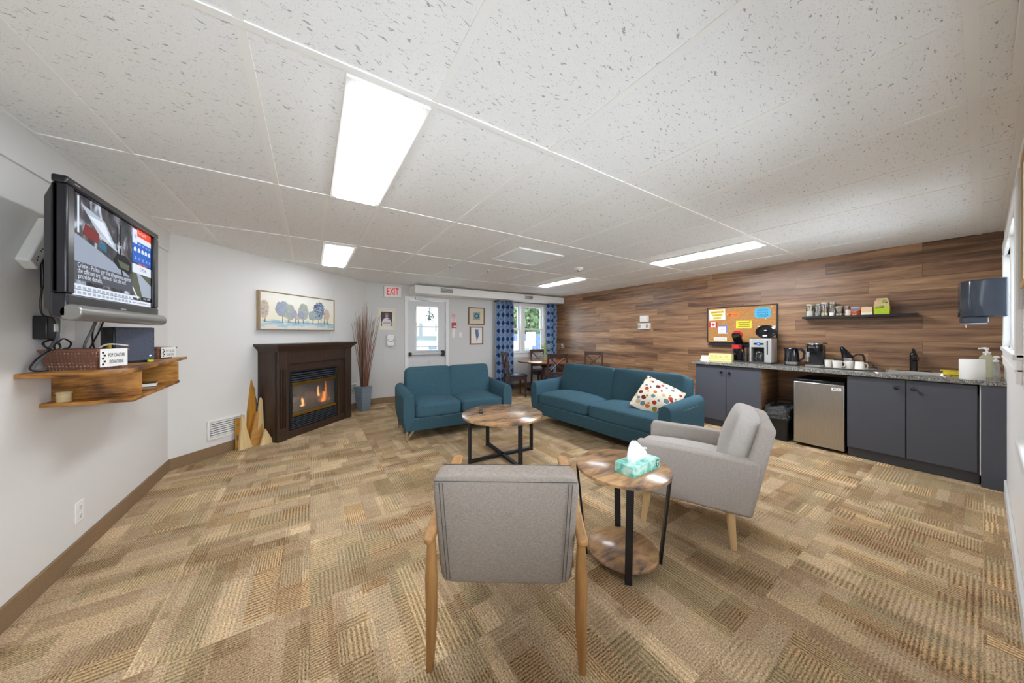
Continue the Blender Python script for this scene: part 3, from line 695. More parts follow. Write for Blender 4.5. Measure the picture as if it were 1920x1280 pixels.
for i in range(6): z = .108 + i * .025; m.prism([(yi - .004, z), (yi + .012, z + .005), (yi + .012, z + .012), (yi - .004, z + .009)], 1.062, 1.813, 'x')
m.build('lower_louver', [lv, M['blackgloss']], t)
for z0, z1 in ((.665, .703), (.262, .30)): part_label(MB().box(1.06, 1.80, yi - .012, yi + .01, z0, z1).build('brass_bar', M['brass'], t, bevel=.003), 'horizontal brass bar')
part_label(MB().box(1.842, 1.85, yi - .012, yi + .01, .10, .84).build('brass_edge', M['brass'], t), 'thin vertical brass edge')
MB().box(1.075, 1.80, yi + .012, yi + .016, .30, .665).build('glass_pane', glassy('fireplace_glass', (.95, .95, .96), .12, .08, .04, (.5, .5, .53)), t)
soot = plain('firebox_grey', '55524f', .9, var=.2)
m = MB(); m.box(1.06, 1.815, -.035, -.025, .20, .72); m.box(1.055, 1.062, yi + .03, -.03, .2, .72); m.box(1.813, 1.82, yi + .03, -.03, .2, .72); m.box(1.06, 1.815, yi + .03, -.03, .70, .72); m.box(1.06, 1.815, yi + .03, -.03, .27, .30)
m.build('firebox', soot, t)
lg = plain('gas_log', 'b7a48f', .9, var=.5, scale=26, bump=.6)
for p0, p1, r in (((1.12, -.21, .345), (1.70, -.16, .355), .052), ((1.18, -.11, .43), (1.76, -.14, .41), .056), ((1.22, -.23, .39), (1.44, -.10, .50), .036), ((1.50, -.10, .48), (1.72, -.235, .365), .040)):
    n = 7; P = [Vector(p0).lerp(Vector(p1), i / (n - 1)) + Vector((0, 0, .008 * sin(i * 2.1))) for i in range(n)]
    MB().tube(P, [r * (.85 + .2 * random.random()) for _ in P], 10).build('gas_log', lg, t)
m = MB()
for _ in range(60):
    c = Vector((random.uniform(1.1, 1.75), random.uniform(-.24, -.18), .305 + random.random() * .012)); m.sbox(c, (.016, .012, .008), 3, 2)
part_label(m.build('ember_bed', lg, t), 'bed of pale ember stones')['kind'] = 'stuff'
fl = glow('flame_orange', 'ff9440', 3.0); fl2 = glow('flame_pale', 'ffbd78', 3.2)
def flame(x, y, z, s, h, mat, tw):
    m = MB(); P = []
    for i in range(7):
        q = i / 6; P.append([(x + tw * sin(q * 3) * s + s * (1 - q) ** .7 * (.5 + .9 * sin(min(1, q * 3 + .35) * pi / 2) - .5) * cos(2 * pi * k / 8), y + s * .35 * (1 - q) * sin(2 * pi * k / 8), z + h * q) for k in range(8)])
    m.ring(P); m.build('flame', mat, t)
flame(1.25, -.24, .36, .034, .12, fl2, .5); flame(1.29, -.235, .355, .022, .08, fl, -.6); flame(1.61, -.235, .35, .05, .16, fl, .5); flame(1.55, -.225, .44, .022, .17, fl2, -.7); flame(1.66, -.225, .42, .016, .25, fl, .9)

# wood slabs leaning left of the fireplace
bark = plain('rough_bark', '6f5f50', .95, var=.45, scale=70, bump=1.0)
slabA, slabB, slabC = wood('golden_slab', 'a8701f', 'c8902f', 'z', .8, .5), wood('orange_slab', 'b27a34', 'cf9c55', 'x', .8, .5), wood('pale_slab', 'd3b178', 'e8d0a0', 'z', .8, .55)
def slab(label, u, n, pts, th, mat, rot, lean, barkside=0):
    t = thing('wood_slab', label, 'wood slab', duv(u, n, 0), RZ_DIAG + rot, 'triangular wood slabs leaning by the fireplace'); t.rotation_euler = (radians(-lean), 0, radians(RZ_DIAG + rot))
    MB().prism(pts, 0, th).build('board', mat, t, bevel=.003)
    if barkside:
        e = [Vector((q[0], 0, q[1])) for q in pts[1:2 + barkside]]; P = []
        for i in range(10):
            s_ = i / 9 * (len(e) - 1) * .999; k_ = int(s_); P.append(e[k_].lerp(e[k_ + 1], s_ - k_) + Vector((random.uniform(-.006, .008), th / 2, 0)))
        part_label(MB().tube(P, [max(.008, th * (.62 - .35 * i / 9 + .14 * random.random())) for i in range(10)], 8).build('bark_edge', bark, t), 'rough grey bark edge')
slab('narrow dark-barked wood slab standing furthest left in front of the floor vent', .575, .10, [(-.012, 0), (.02, 0), (.055, .36), (.035, .36)], .05, slabA, 30, 4, 1)
slab('pale slim pointed wood wedge standing second from the left', .605, .13, [(-.065, 0), (.075, 0), (-.005, .41)], .03, slabC, -4, 6)
slab('tall golden pointed wood slab with bark edge against the fireplace side', .725, .06, [(-.06, 0), (.035, 0), (.072, .45), (.062, .68), (.035, .79)], .055, slabA, 0, 3, 2)
slab('short pale offcut peeking out behind the slim pale wedge', .66, .05, [(-.05, 0), (.04, 0), (.02, .35), (.0, .36)], .02, slabC, 0, 3)
slab('wide orange wood wedge with flat top standing in the middle', .745, .13, [(-.10, 0), (.075, 0), (.075, .16), (.055, .39), (.02, .40)], .035, slabB, -6, 7)
slab('tall thin pale slab leaning on the fireplace corner', .79, .12, [(-.05, 0), (.05, 0), (.045, .52), (.03, .56), (.015, .52)], .03, slabC, 0, 3)
slab('small pale triangular wood wedge standing furthest right', .785, .22, [(-.07, 0), (.085, 0), (.0, .19)], .03, slabC, -8, 8)
slab('pale wood slab standing beside the right end of the fireplace', 2.19, .14, [(-.03, 0), (.04, 0), (.035, .27), (-.01, .29)], .03, slabC, 10, 4)

# vase with dried twigs
vx, vy = .79, 6.03
t = thing('floor_vase', 'tall blue-grey ribbed floor vase in the corner by the fireplace', 'vase', (vx, vy, 0), 30)
vm = plain('blue_grey_ceramic', '76838f', .35, var=.06); R = []
for i in range(33):
    z = .42 * i / 32; h = .075 + .03 * (i / 32) + (.0035 if (i // 2) % 2 else 0)
    R.append([(sx * h * k[0], sx * h * k[1], z) for sx in (1,) for k in ((-1, -.9), (-.9, -1), (.9, -1), (1, -.9), (1, .9), (.9, 1), (-.9, 1), (-1, .9))])
m = MB(); m.ring(R, False)
m.ring([[(p[0] * .9, p[1] * .9, p[2]) for p in R[-1]], [(p[0] * .8, p[1] * .8, .03) for p in R[0]]], True); m.ring([R[-1], [(p[0] * .9, p[1] * .9, p[2]) for p in R[-1]]], False); m.ring([R[0], [(p[0] * .3, p[1] * .3, 0) for p in R[0]]], True)
m.build('vase_body', vm, t, ang=20)
tw = [plain('reddish_twig', '7d4029', .6, var=.25, scale=30), plain('brown_twig', '573526', .6, var=.25, scale=30), plain('pale_twig', '8a6a50', .6, var=.2, scale=30)]
rnd = random.Random(21)
for i in range(64):
    a = rnd.uniform(0, 2 * pi); r0 = rnd.uniform(0, .05); sp = rnd.uniform(.0, .20) if i < 42 else rnd.uniform(.16, .34); L = rnd.uniform(1.45, 1.75) if i % 3 else rnd.uniform(1.5, 1.98)
    ca, sa = cos(a), sin(a)
    # keep the bundle clear of the two walls
    k = 1.0 if (ca - sa) > -.35 and sa < .55 else .32
    top = Vector((r0 * ca + sp * ca * k, r0 * sa + sp * sa * k, L)); P = [Vector((r0 * ca * .8, r0 * sa * .8, .05))]
    for q in (.33, .66): P.append(P[0].lerp(top, q) + Vector((rnd.uniform(-.012, .012), rnd.uniform(-.012, .012), 0)) - Vector((ca, sa, 0)) * sp * k * .1)
    P.append(top)
    o = MB().tube(P, [.005, .0046, .0038, .0015], 5).build('dried_twig', tw[i % 3 if i % 5 else 2], None); o.location = (vx, vy, 0)
    tag(o, 'thin brown dried twig standing in the blue-grey floor vase', 'twig', 'dried twigs in the floor vase')
# ------------------------------------------------------------------ television wall (local x = along wall away from camera, -y = into the room)
def LW(Y, z): return (XL, Y, z)
t = thing('television', 'black wall-mounted television showing a news broadcast', 'television', LW(2.65, 1.70), RZ_LEFT)
w, d = .96, .29                      # front plane at x = -0.88
bez = plain('tv_bezel', '14141b', .26, var=.05)
m = MB(); hw = w / 2; z0, z1 = -.285, .33
m.box(-hw, hw, -d, -d + .045, .295, z1); m.box(-hw, hw, -d, -d + .045, z0, -.18); m.box(-hw, -hw + .055, -d, -d + .045, -.18, .295); m.box(hw - .072, hw, -d, -d + .045, -.18, .295)
m.box(-hw, hw, -d + .02, -d + .045, -.18, .295)
m.build('bezel', bez, t, bevel=.008, seg=3)
m = MB(); m.taper((-hw + .02, hw - .02, -d + .045, -d + .046), 0, (-hw + .02, hw - .02, -d + .045, -d + .046), 0.001)
back = MB(); back.add([(-hw + .012, -d + .045, -.27), (hw - .012, -d + .045, -.27), (hw - .012, -d + .045, .30), (-hw + .012, -d + .045, .30), (-hw + .05, -.205, -.25), (hw - .05, -.205, -.25), (hw - .05, -.205, .24), (-hw + .05, -.205, .24)],
    [(0, 1, 2, 3), (4, 5, 6, 7), (0, 1, 5, 4), (1, 2, 6, 5), (2, 3, 7, 6), (3, 0, 4, 7)])
back.build('rear_housing', M['dark'], t, bevel=.01)
m = MB(); m.ring([[(x, -d + .004 + .034 * cos(a) - .012, -.262 + .036 * sin(a)) for a in [2 * pi * i / 16 for i in range(16)]] for x in (-hw, hw)])
part_label(m.build('speaker_bar', plain('silver_grey', '8c8a86', .3, .6), t, bevel=.006), 'rounded silver speaker bar')
m = MB(); m.box(.0, .12, -.21, -.03, -.05, .05); m.box(.02, .14, -.03, 0, -.12, .12); m.build('wall_mount', M['black'], t, bevel=.004)
# screen
sx0, sx1, sz0, sz1 = -hw + .055, hw - .072, -.18, .293; ys = -d + .018
def scr_bg():
    g = G('screen_street'); o = g.co(); z = g.n('SeparateXYZ', 2, Vector=o)
    n1 = g.n('TexNoise', Vector=g.sc(o, 9, 9, 6), Scale=1.4, Detail=5, Distortion=1); c = g.ramp(n1, [(.33, '15181f'), (.46, '3a3f48'), (.54, '5a4a4c'), (.62, '8d99a8'), (.72, 'dfe8f4')])
    g.set(Base_Color=(0, 0, 0), Emission_Color=c, Emission_Strength=.42, Roughness=.4, Specular_IOR_Level=.12); return g.m
G_ = lambda n, c, s=.5: glow('screen_' + n, c, s)
mats = [scr_bg(), G_('white', 'e4ecfa'), G_('grey', '545861'), G_('blue', '2a66c8'), G_('orange', 'f0512e'), G_('snow', '9ba6b8'), G_('green', '5c6250'), G_('road', 'a9b3c2'), G_('ink', '15171c'), G_('tent', 'b5c0cd'), G_('darkred', '7d2a28'), G_('teal', '2f6f86')]
m = MB(); sw = sx1 - sx0; X = lambda q: sx0 + sw * q; Z = lambda q: sz0 + (sz1 - sz0) * q
def q(mi, pts, k=1): m.mi = mi; m.prism([(X(a), Z(b)) for a, b in pts], ys - .0006 * k, ys)
def r(mi, a, b, c, e, k=1): q(mi, [(a, c), (b, c), (b, e), (a, e)], k)
r(0, 0, 1, 0, 1); q(5, [(0, .36), (.0, .62), (.33, .50), (.63, .36), (.70, .30), (.70, .26), (0, .26)], 2); q(9, [(.10, .92), (.34, .86), (.50, .58), (.30, .66)], 2)
q(1, [(.17, .84), (.33, .84), (.44, .62)], 3); r(1, .07, .085, .62, .98, 2); r(1, .01, .025, .84, .93, 2); q(10, [(.12, .62), (.27, .58), (.28, .70), (.14, .74)], 2); q(11, [(.27, .56), (.36, .52), (.36, .60), (.28, .62)], 2)
q(8, [(.44, .48), (.50, .40), (.66, .38), (.68, .50), (.60, .58), (.50, .57)], 3); r(8, .52, .54, .55, .92, 2); r(8, .485, .495, .55, .88, 2); q(6, [(.49, .50), (.53, .42), (.64, .41), (.65, .48)], 4); q(8, [(.535, .40), (.55, .40), (.57, .30), (.555, .30)], 3)
r(2, 0, .70, .155, .335, 3); r(1, 0, .70, .0, .115, 3); r(2, 0, .70, .06, .066, 4); r(1, .70, 1, 0, .065, 3); r(2, .70, 1, .03, .036, 4)
r(4, .765, 1, .905, 1.0, 4); r(1, .765, 1, .835, .905, 4); r(3, .70, 1, .555, .835, 4); r(1, .70, 1, .42, .535, 4); r(1, .70, .765, .80, .98, 5); r(4, .78, .93, .545, .555, 5)
r(6, .70, 1, .09, .42, 3); q(7, [(.76, .42), (.86, .09), (1, .09), (1, .30), (.80, .42)], 4); q(1, [(.70, .24), (.74, .17), (.79, .09), (.77, .09), (.70, .21)], 4); r(8, .84, 1, .075, .125, 5); r(1, .70, .8, .10, .12, 5)
for i, x in enumerate((.735, .795, .855, .91, .965)):
    q(1, [(X_, Z_) for X_, Z_ in ((x - .018, .70), (x + .018, .70), (x + .02, .735), (x, .76), (x - .02, .735))], 5)
for tx, sz, px, pz, mi, wd in (('Crime - Police say the allegations against', .032, .36, .300, 1, .60 * sw), ('the officers are "serious" but did not', .032, .325, .247, 1, .53 * sw), ('provide details.', .032, .185, .194, 1, .235 * sw),
        ('Or we went bad', .03, .40, .66, 1, .26 * sw), ('Tue May 09', .022, .84, .955, 1, .13 * sw), ('CP24', .026, .85, .478, 8, .10 * sw), ('2:46  3:00P', .017, .92, .10, 1, .12 * sw)):
    m.mi = mi; m.text(tx, sz, X(px), Z(pz), ys - .004, .0006, width=wd)
for n_, x in (('20', .735), ('13', .795), ('12', .855), ('14', .91), ('13', .965)): m.mi = 1; m.text(n_, .024, X(x), Z(.61), ys - .004, .0006)
for n_, x in (('TUE', .735), ('WED', .795), ('THU', .855), ('FRI', .91), ('SAT', .965)): m.mi = 1; m.text(n_, .016, X(x), Z(.80), ys - .004, .0006)
m.mi = 3; m.text('58', .03, X(.732), Z(.89), ys - .004, .0006)
m.mi = 7
for k in range(2):
    for i in range(14): r(7, .02 + .048 * i, .05 + .048 * i, .02 + .05 * k, .045 + .05 * k, 4)
part_label(m.build('screen', mats, t, smooth=False), 'lit screen with news picture, weather column and caption')
m = MB(); m.box(-.03, .03, -d - .001, -d, -.222, -.214); m.box(-.43, -.39, -d - .001, -d, .309, .314); m.build('printed_mark', plain('bezel_letter', '8f9096', .4), t)

# shelf
t = thing('wall_shelf', 'two-tier burnt pine wall shelf under the television', 'shelf', LW(0, 0), RZ_LEFT)
SZ, SB = 1.153, .981
top = [(2.50, 0), (2.40, -.36), (3.72, -.29), (3.55, 0)]; bot = [(2.66, 0), (2.63, -.335), (3.48, -.305), (3.60, 0)]
sw_ = M['shelfwood']
MB().prism(top, SZ - .022, SZ, 'z').build('top_board', sw_, t, bevel=.002); MB().prism(bot, SB - .02, SB, 'z').build('bottom_board', sw_, t, bevel=.002)
for a in (2.76, 3.37): MB().box(a - .009, a + .009, -.325, 0, SB, SZ - .022).build('divider', sw_, t, bevel=.002)

def weave():
    g = G('brown_basket_weave'); o = g.co()
    v = g.n('TexVoronoi', Vector=g.sc(o, 70, 70, 58), Scale=1, Randomness=.25)
    g.set(Base_Color=g.ramp(v, [(.14, 'dcc4b2'), (.24, '8a6352'), (.6, '7a5444')]), Roughness=.5); g.bump(v, .6, .004); return g.m
M['weave'] = weave()
def basket(name, label, loc, l, w, h, line1, line2, lx, rz=0):
    t = thing(name, label, 'basket', loc, RZ_LEFT + rz); m = MB(); th = .006; e = .016
    O = lambda z, i: [(-l / 2 - e * z / h + i, -w / 2 - e * z / h + i), (l / 2 + e * z / h - i, -w / 2 - e * z / h + i), (l / 2 + e * z / h - i, w / 2 + e * z / h - i), (-l / 2 - e * z / h + i, w / 2 + e * z / h - i)]
    R = [[(x, y, z) for x, y in O(z, i)] for z, i in ((0, 0), (h, 0), (h, th), (.008, th))]
    m.ring(R, True); m.build('basket_body', M['weave'], t, smooth=False)
    m = MB(); R = [[(x, y, z) for x, y in O(h, i)] for z, i in ((h - .008, -.005), (h + .004, -.005), (h + .004, th), (h - .008, th))]; m.ring(R, False); m.build('rim', plain('brown_rim', '84594a', .4), t, smooth=False)
    y = -w / 2 - e - .006
    c = MB(); c.box(lx, l / 2 + .004, y - .003, y, .012, h + .004); card = part_label(c.build('label_card', M['paper'], t), 'white card label')
    m = MB(); cx = (lx + l / 2) / 2 + .012; wd = (l / 2 - lx) * .62
    m.text(line1, .028, cx, h * .70, y - .0035, .001, width=wd); m.text(line2, .028, cx, h * .36, y - .0035, .001, width=wd * .86)
    x0 = lx + .008
    for k in range(5): m.box(x0 + (k % 2) * .008, x0 + .010 + (k % 2) * .008, y - .0045, y - .0032, h * (.2 + .15 * k), h * (.3 + .15 * k))
    m.build('lettering', M['ink'], card)
    return t
basket('donation_basket', 'brown woven basket labelled POP CAN TAB DONATIONS on the shelf', (-1.028, 2.69, SZ), .135, .20, .105, 'POP CAN TAB', 'DONATIONS', -.075, -20)
basket('donation_basket', 'small brown labelled basket behind the modem on the shelf', (-1.03, 3.52, SZ), .12, .18, .085, 'EYE GLASS', 'DONATIONS', -.055, -24)
# modem
t = thing('modem', 'blue-grey modem box with dark perforated side on the shelf', 'modem', (-1.01, 3.10, SZ), RZ_LEFT - 40)
def perf():
    g = G('perforated_plastic'); o = g.co(); x = g.n('SeparateXYZ', 0, Vector=o); z = g.n('SeparateXYZ', 2, Vector=o)
    v = g.n('TexVoronoi', Vector=g.sc(o, 105, 1, 120), Scale=1, Randomness=.6)
    edge = g.math('MULTIPLY', g.math('MAXIMUM', g.math('MULTIPLY', x, 5.2), g.math('SUBTRACT', g.math('MULTIPLY', z, 7), 1.05)), 1.0)
    f = g.math('LESS_THAN', v, g.math('ADD', .17, g.math('MULTIPLY', edge, .22)))
    g.set(Base_Color=g.mix(f, lin('4c5262'), lin('14151a')), Roughness=.4); return g.m
m = MB(); m.box(-.10, .10, -.05, .05, .012, .235); m.build('case', plain('modem_black', '17181d', .3), t, bevel=.006)
MB().box(-.09, .102, -.054, -.048, .014, .233).build('perforated_panel', perf(), t, bevel=.002)
MB().box(-.085, .085, -.045, .045, 0, .012).build('stand', M['black'], t)
m = MB(); m.box(-.112, -.10, -.04, -.02, .10, .125); part_label(m.build('connector', M['yellow'], t, bevel=.002), 'yellow plug'); m = MB(); m.box(-.112, -.10, -.04, -.02, .072, .092); part_label(m.build('connector', M['red'], t, bevel=.002), 'red plug')
MB().box(.075, .082, -.0565, -.054, .04, .047).build('indicator_light', glow('blue_led', 'a8c8ff', 3), t)
t = thing('tag', 'small yellow tag in front of the modem', 'tag', (-.915, 3.12, SZ)); MB().sbox((0, 0, .008), (.010, .025, .008), 5, 3).build('tag_body', plain('lime_tag', 'd9e021', .5), t)
t = thing('candle_jar', 'cream ribbed candle jar on the lower shelf board', 'candle', (-1.10, 2.685, SB))
MB().lathe([(.024, 0), (.026, .004), (.025, .02), (.027, .024), (.025, .035), (.025, .043)], 20).build('jar_body', plain('cream_wax', 'c9b489', .6, var=.1), t); MB().lathe([(.028, .043), (.028, .055), (.022, .059)], 20).build('lid', plain('cream_lid', 'bda87e', .5), t)
t = thing('book', 'small black book lying on the lower shelf compartment', 'book', (XL + .215, 3.19, SB), 12)
part_label(MB().box(-.045, .047, -.066, .066, .003, .024).build('pages', M['paper'], t), 'white page block'); m = MB(); m.box(-.05, .05, -.07, .07, .024, .027); m.box(-.05, .05, -.07, .07, 0, .003); m.box(-.05, -.046, -.07, .07, .003, .024); m.build('cover', M['blackgloss'], t)

# cables and wall boxes
t = thing('power_bar', 'white power bar tilted on the wall left of the television', 'power bar', LW(2.60, 1.80), RZ_LEFT); t.rotation_euler = (0, radians(-58), radians(RZ_LEFT))
MB().box(-.145, .145, -.048, -.002, -.036, .036).build('case', M['plastic'], t, bevel=.008)
m = MB()
for x in (-.10, -.045, .03, .085):
    for k in (-.008, .008): m.box(x + k - .003, x + k + .003, -.0485, -.047, -.006, .006)
m.build('socket_slots', M['dark'], t)
t = thing('power_adapter', 'black power adapter box on the wall below the television', 'adapter', LW(2.66, 1.375), RZ_LEFT); MB().box(-.05, .05, -.05, -.002, -.06, .06).build('case', M['black'], t, bevel=.006); MB().box(-.005, .02, -.055, -.05, -.02, .02).build('plug_label', M['paper'], t)
t = thing('wall_socket', 'white wall socket plate behind the cables under the television', 'socket', LW(2.88, 1.36), RZ_LEFT); MB().box(-.06, .06, -.006, 0, -.06, .06).build('plate', M['plastic'], t, bevel=.002)
def cable(label, pts, r, mat, group=None):
    P = [Vector((XL + p[0], p[1], p[2])) for p in pts]; Q = []
    for i in range(len(P) - 1):
        p0, p1, p2, p3 = P[max(i - 1, 0)], P[i], P[i + 1], P[min(i + 2, len(P) - 1)]
        for k in range(8):
            s = k / 8; Q.append(.5 * ((2 * p1) + (p2 - p0) * s + (2 * p0 - 5 * p1 + 4 * p2 - p3) * s * s + (3 * p1 - p0 - 3 * p2 + p3) * s ** 3))
    Q.append(P[-1]); return tag(MB().tube(Q, r, 7).build('cable', mat), label, 'cable', group)
cg = plain('grey_cable', '6a6b6e', .45); cb = M['black']
cable('thick grey cable bundle curving from television down to the shelf', [(.10, 2.76, 1.75), (.07, 2.70, 1.60), (.05, 2.62, 1.50), (.05, 2.68, 1.40), (.05, 2.67, 1.31), (.035, 2.595, 1.22), (.03, 2.555, 1.175), (.035, 2.565, 1.163), (.04, 2.60, 1.161)], .008, cg)
cable('thin black cable hanging from the white power bar', [(.05, 2.57, 1.69), (.05, 2.575, 1.60), (.05, 2.56, 1.50), (.05, 2.575, 1.44), (.055, 2.64, 1.43)], .0035, cb)
def coil(label, cx, cz, r, n, seed):
    rnd = random.Random(seed); P = []
    for i in range(n * 8): a = 2 * pi * i / 8; P.append((.06 + .02 * sin(a * .5 + seed) + rnd.uniform(-.006, .006), cx + r * cos(a) * (1 + rnd.uniform(-.12, .12)), cz + r * .42 * sin(a) * (1 + rnd.uniform(-.25, .25))))
    return cable(label, P, .004, cb)
coil('upper black cable coil hanging beside the television', 2.63, 1.605, .05, 3, 1); coil('lower tangled black cable coil by the adapter box', 2.66, 1.285, .065, 3, 4)
cable('thin black cable looping at the left end of the shelf', [(.05, 2.63, 1.26), (.04, 2.56, 1.22), (.03, 2.535, 1.175), (.05, 2.54, 1.1615), (.07, 2.57, 1.1615)], .0035, cb)
for k, (lab, y0, y1, c_, zz) in enumerate((('dark cable dropping behind the labelled basket from the television', 2.83, 2.87, cg, 1.165), ('black cable crossing left to right under the television', 2.90, 3.02, cb, 1.165), ('black cable crossing right to left under the television', 3.02, 2.93, cb, 1.20), ('white cable hanging under the middle of the television', 3.05, 2.99, M['plastic'], 1.165))):
    cable(lab, [(.13 - .02 * k, y0, 1.44), (.10 - .02 * k, y0 + .02, 1.36), (.08 - .01 * k, (y0 + y1) / 2 - .01, 1.28), (.07 - .01 * k, y1, 1.21), (.07 - .01 * k, y1 + .005, zz)], .006 if k == 0 else .004, c_)
cable('white cable running to the yellow plug of the modem', [(.06, 2.99, 1.17), (.08, 2.96, 1.24), (.12, 2.97, 1.28), (.20, 2.98, 1.27)], .005, M['plastic'])
t = thing('wall_outlet', 'white double wall outlet low on the left wall', 'outlet', LW(2.99, .272), RZ_LEFT); MB().box(-.043, .043, -.006, 0, -.063, .063).build('cover_plate', M['plastic'], t, bevel=.003)
m = MB()
for z in (-.026, .026):
    m.box(-.018, .018, -.008, -.006, z - .018, z + .018)
m.build('receptacle', M['white'], t, bevel=.002); m = MB()
for z in (-.026, .026):
    for x in (-.007, .007): m.box(x - .0015, x + .0015, -.0085, -.0078, z - .002, z + .009)
    m.box(-.003, .003, -.0085, -.0078, z - .012, z - .007)
m.build('slot', M['dark'], t)

# ------------------------------------------------------------------ sofas (front towards -y)
def sofa(name, label, loc, rz, Wd, seats, D=.82, group=None):
    t = thing(name, label, 'sofa', loc, rz, group); F = M['teal']; hw = Wd / 2; a = .135; hd = D / 2
    # front rail and sides
    m = MB(); m.add([(-hw + .03, -hd + .03, .13), (hw - .03, -hd + .03, .13), (hw - a + .0, -hd + .0, .30), (-hw + a, -hd + .0, .30), (-hw + .03, hd - .05, .13), (hw - .03, hd - .05, .13), (hw - a, hd - .06, .30), (-hw + a, hd - .06, .30)],
            [(0, 1, 2, 3), (4, 5, 6, 7), (0, 1, 5, 4), (1, 2, 6, 5), (2, 3, 7, 6), (3, 0, 4, 7)])
    m.build('base', F, t, bevel=.015, seg=3)
    for s in (-1, 1):
        R = []; n = 14
        for (y, dz, k) in ((-hd, 0, .90), (-hd + .025, .0, 1), (-.05, .012, 1), (hd - .10, .03, 1), (hd - .06, .03, .94)):
            top = .622 + dz; P = [(s * (hw - .035), y, .135), (s * (hw - .002), y, .30), (s * hw, y, .50)]
            cx, r = hw - a * .52, a * .52
            for i in range(9):
                q = pi * i / 8; P.append((s * (cx + r * cos(q) * k + .005), y, top - r * 1.05 + r * 1.05 * sin(q) * k))
            P += [(s * (hw - a), y, .50), (s * (hw - a - .002), y, .28), (s * (hw - .055), y, .135)]
            if y == -hd: P = [(p[0], y + (.02 if p[2] < .2 else 0), p[2]) for p in P]
            R.append(P)
        arm = MB().ring(R).build('arm', F, t, bevel=.012, seg=3, ang=50)
        x = s * (hw + .004); MB().tube([(x - s * .006, -hd + .03, .545), (x, 0, .55), (x - s * .004, hd - .1, .565)], .003, 6).build('piping', plain('teal_piping', '5f8a95', .9), arm)
    iw = (Wd - 2 * a) / seats
    for i in range(seats):
        cx = -hw + a + iw * (i + .5)
        MB().sbox((cx, -.075, .375), (iw / 2 + .002, .335, .085), 9, 10, (0, .0, .045)).build('seat_cushion', F, t, ang=80)
        m = MB(); m.M = Matrix.Translation((cx, hd - .19, .60)) @ Matrix.Rotation(radians(-13), 4, 'X')
        m.sbox((0, 0, 0), (iw / 2 + .01, .10, .275), 11, 10, (.008, .03, 0.0)).build('back_cushion', F, t, ang=80)
    m = MB(); m.add([(-hw + a - .03, hd - .16, .2), (hw - a + .03, hd - .16, .2), (hw - a + .03, hd - .055, .2), (-hw + a - .03, hd - .055, .2), (-hw + a, hd - .10, .82), (hw - a, hd - .10, .82), (hw - a, hd - .0, .82), (-hw + a, hd - .0, .82)],
            [(0, 1, 2, 3), (4, 5, 6, 7), (0, 1, 5, 4), (1, 2, 6, 5), (2, 3, 7, 6), (3, 0, 4, 7)])
    m.build('back_frame', F, t, bevel=.02, seg=3)
    for sx in (-1, 1):
        for sy, ya in ((-1, -hd + .05), (1, hd - .10)):
            m = MB(); x = sx * (hw - .05)
            m.prism([(x - .010, 0), (x + .010, 0), (x + .014, .14), (x - .014, .14)], ya - .004, ya + .004)
            xi = x - sx * .085; m.add([(x - .008, ya - .006, .03), (x + .008, ya - .006, .03), (x + .008, ya + .006, .03), (x - .008, ya + .006, .03), (xi - .02, ya - .008, .14), (xi + .02, ya - .008, .14), (xi + .02, ya + .008, .14), (xi - .02, ya + .008, .14)],
                [(0, 1, 2, 3), (4, 5, 6, 7), (0, 1, 5, 4), (1, 2, 6, 5), (2, 3, 7, 6), (3, 0, 4, 7)])
            part_label(m.build('leg', M['chrome'], t, bevel=.002), 'chrome angled leg')
    return t
sofa('loveseat', 'smaller two-seat teal loveseat facing the camera by the exit door', (1.73, 4.20, 0), -5, 1.50, 2, .80)
sofa('sofa', 'long teal sofa along the plank wall with a dotted cushion', (3.335, 2.79, 0), -86.8, 2.16, 2, .82)

def dots():
    g = G('dotted_cushion'); o = g.co(); q = g.sc(o, 15, 1, 15)
    v = g.t.nodes.new('ShaderNodeTexVoronoi'); g.put(v.inputs['Vector'], g.n('CombineXYZ', X=g.n('SeparateXYZ', 0, Vector=q), Y=g.n('SeparateXYZ', 2, Vector=q))); v.voronoi_dimensions = '2D'; g.put(v.inputs['Scale'], 1.0); g.put(v.inputs['Randomness'], .85)
    rnd = g.n('SeparateColor', 0, Color=v.outputs['Color']); r2 = g.n('SeparateColor', 1, Color=v.outputs['Color'])
    f = g.math('LESS_THAN', v.outputs['Distance'], g.math('ADD', .14, g.math('MULTIPLY', r2, .30)))
    col = g.ramp(rnd, [(0, 'a8352b'), (.18, '6b3030'), (.32, 'c8702b'), (.45, '6f8487'), (.62, '8f8a3c'), (.75, 'c9b489'), (.88, 'b9412f')], 'CONSTANT')
    g.set(Base_Color=g.mix(f, lin('e6dccb'), col), Roughness=.9, Specular_IOR_Level=.1); return g.m
t = thing('throw_pillow', 'cream throw pillow with coloured dots leaning in the sofa corner', 'cushion', (3.33, 2.045, .605))
t.rotation_euler = (radians(-42), radians(22), radians(-72))
MB().sbox((0, 0, 0), (.225, .006, .225), 40, 14, (-.035, .075, -.035)).build('cover', dots(), t, ang=80)
t = thing('cushion', 'bright blue patterned bag top behind the sofa by the cabinet', 'bag', (4.50, 2.36, 0), 0)
def bagmat():
    g = G('blue_pattern'); v = g.n('TexVoronoi', Vector=g.co(), Scale=30); g.set(Base_Color=g.ramp(v, [(.2, '2c52c8'), (.5, '5d7fe0'), (.62, 'dfe5f5')]), Roughness=.6); return g.m
t.name = 'shopping_bag'
MB().sbox((0, 0, .30), (.15, .08, .30), 16, 6, (.0, .015, 0)).build('bag_body', bagmat(), t)

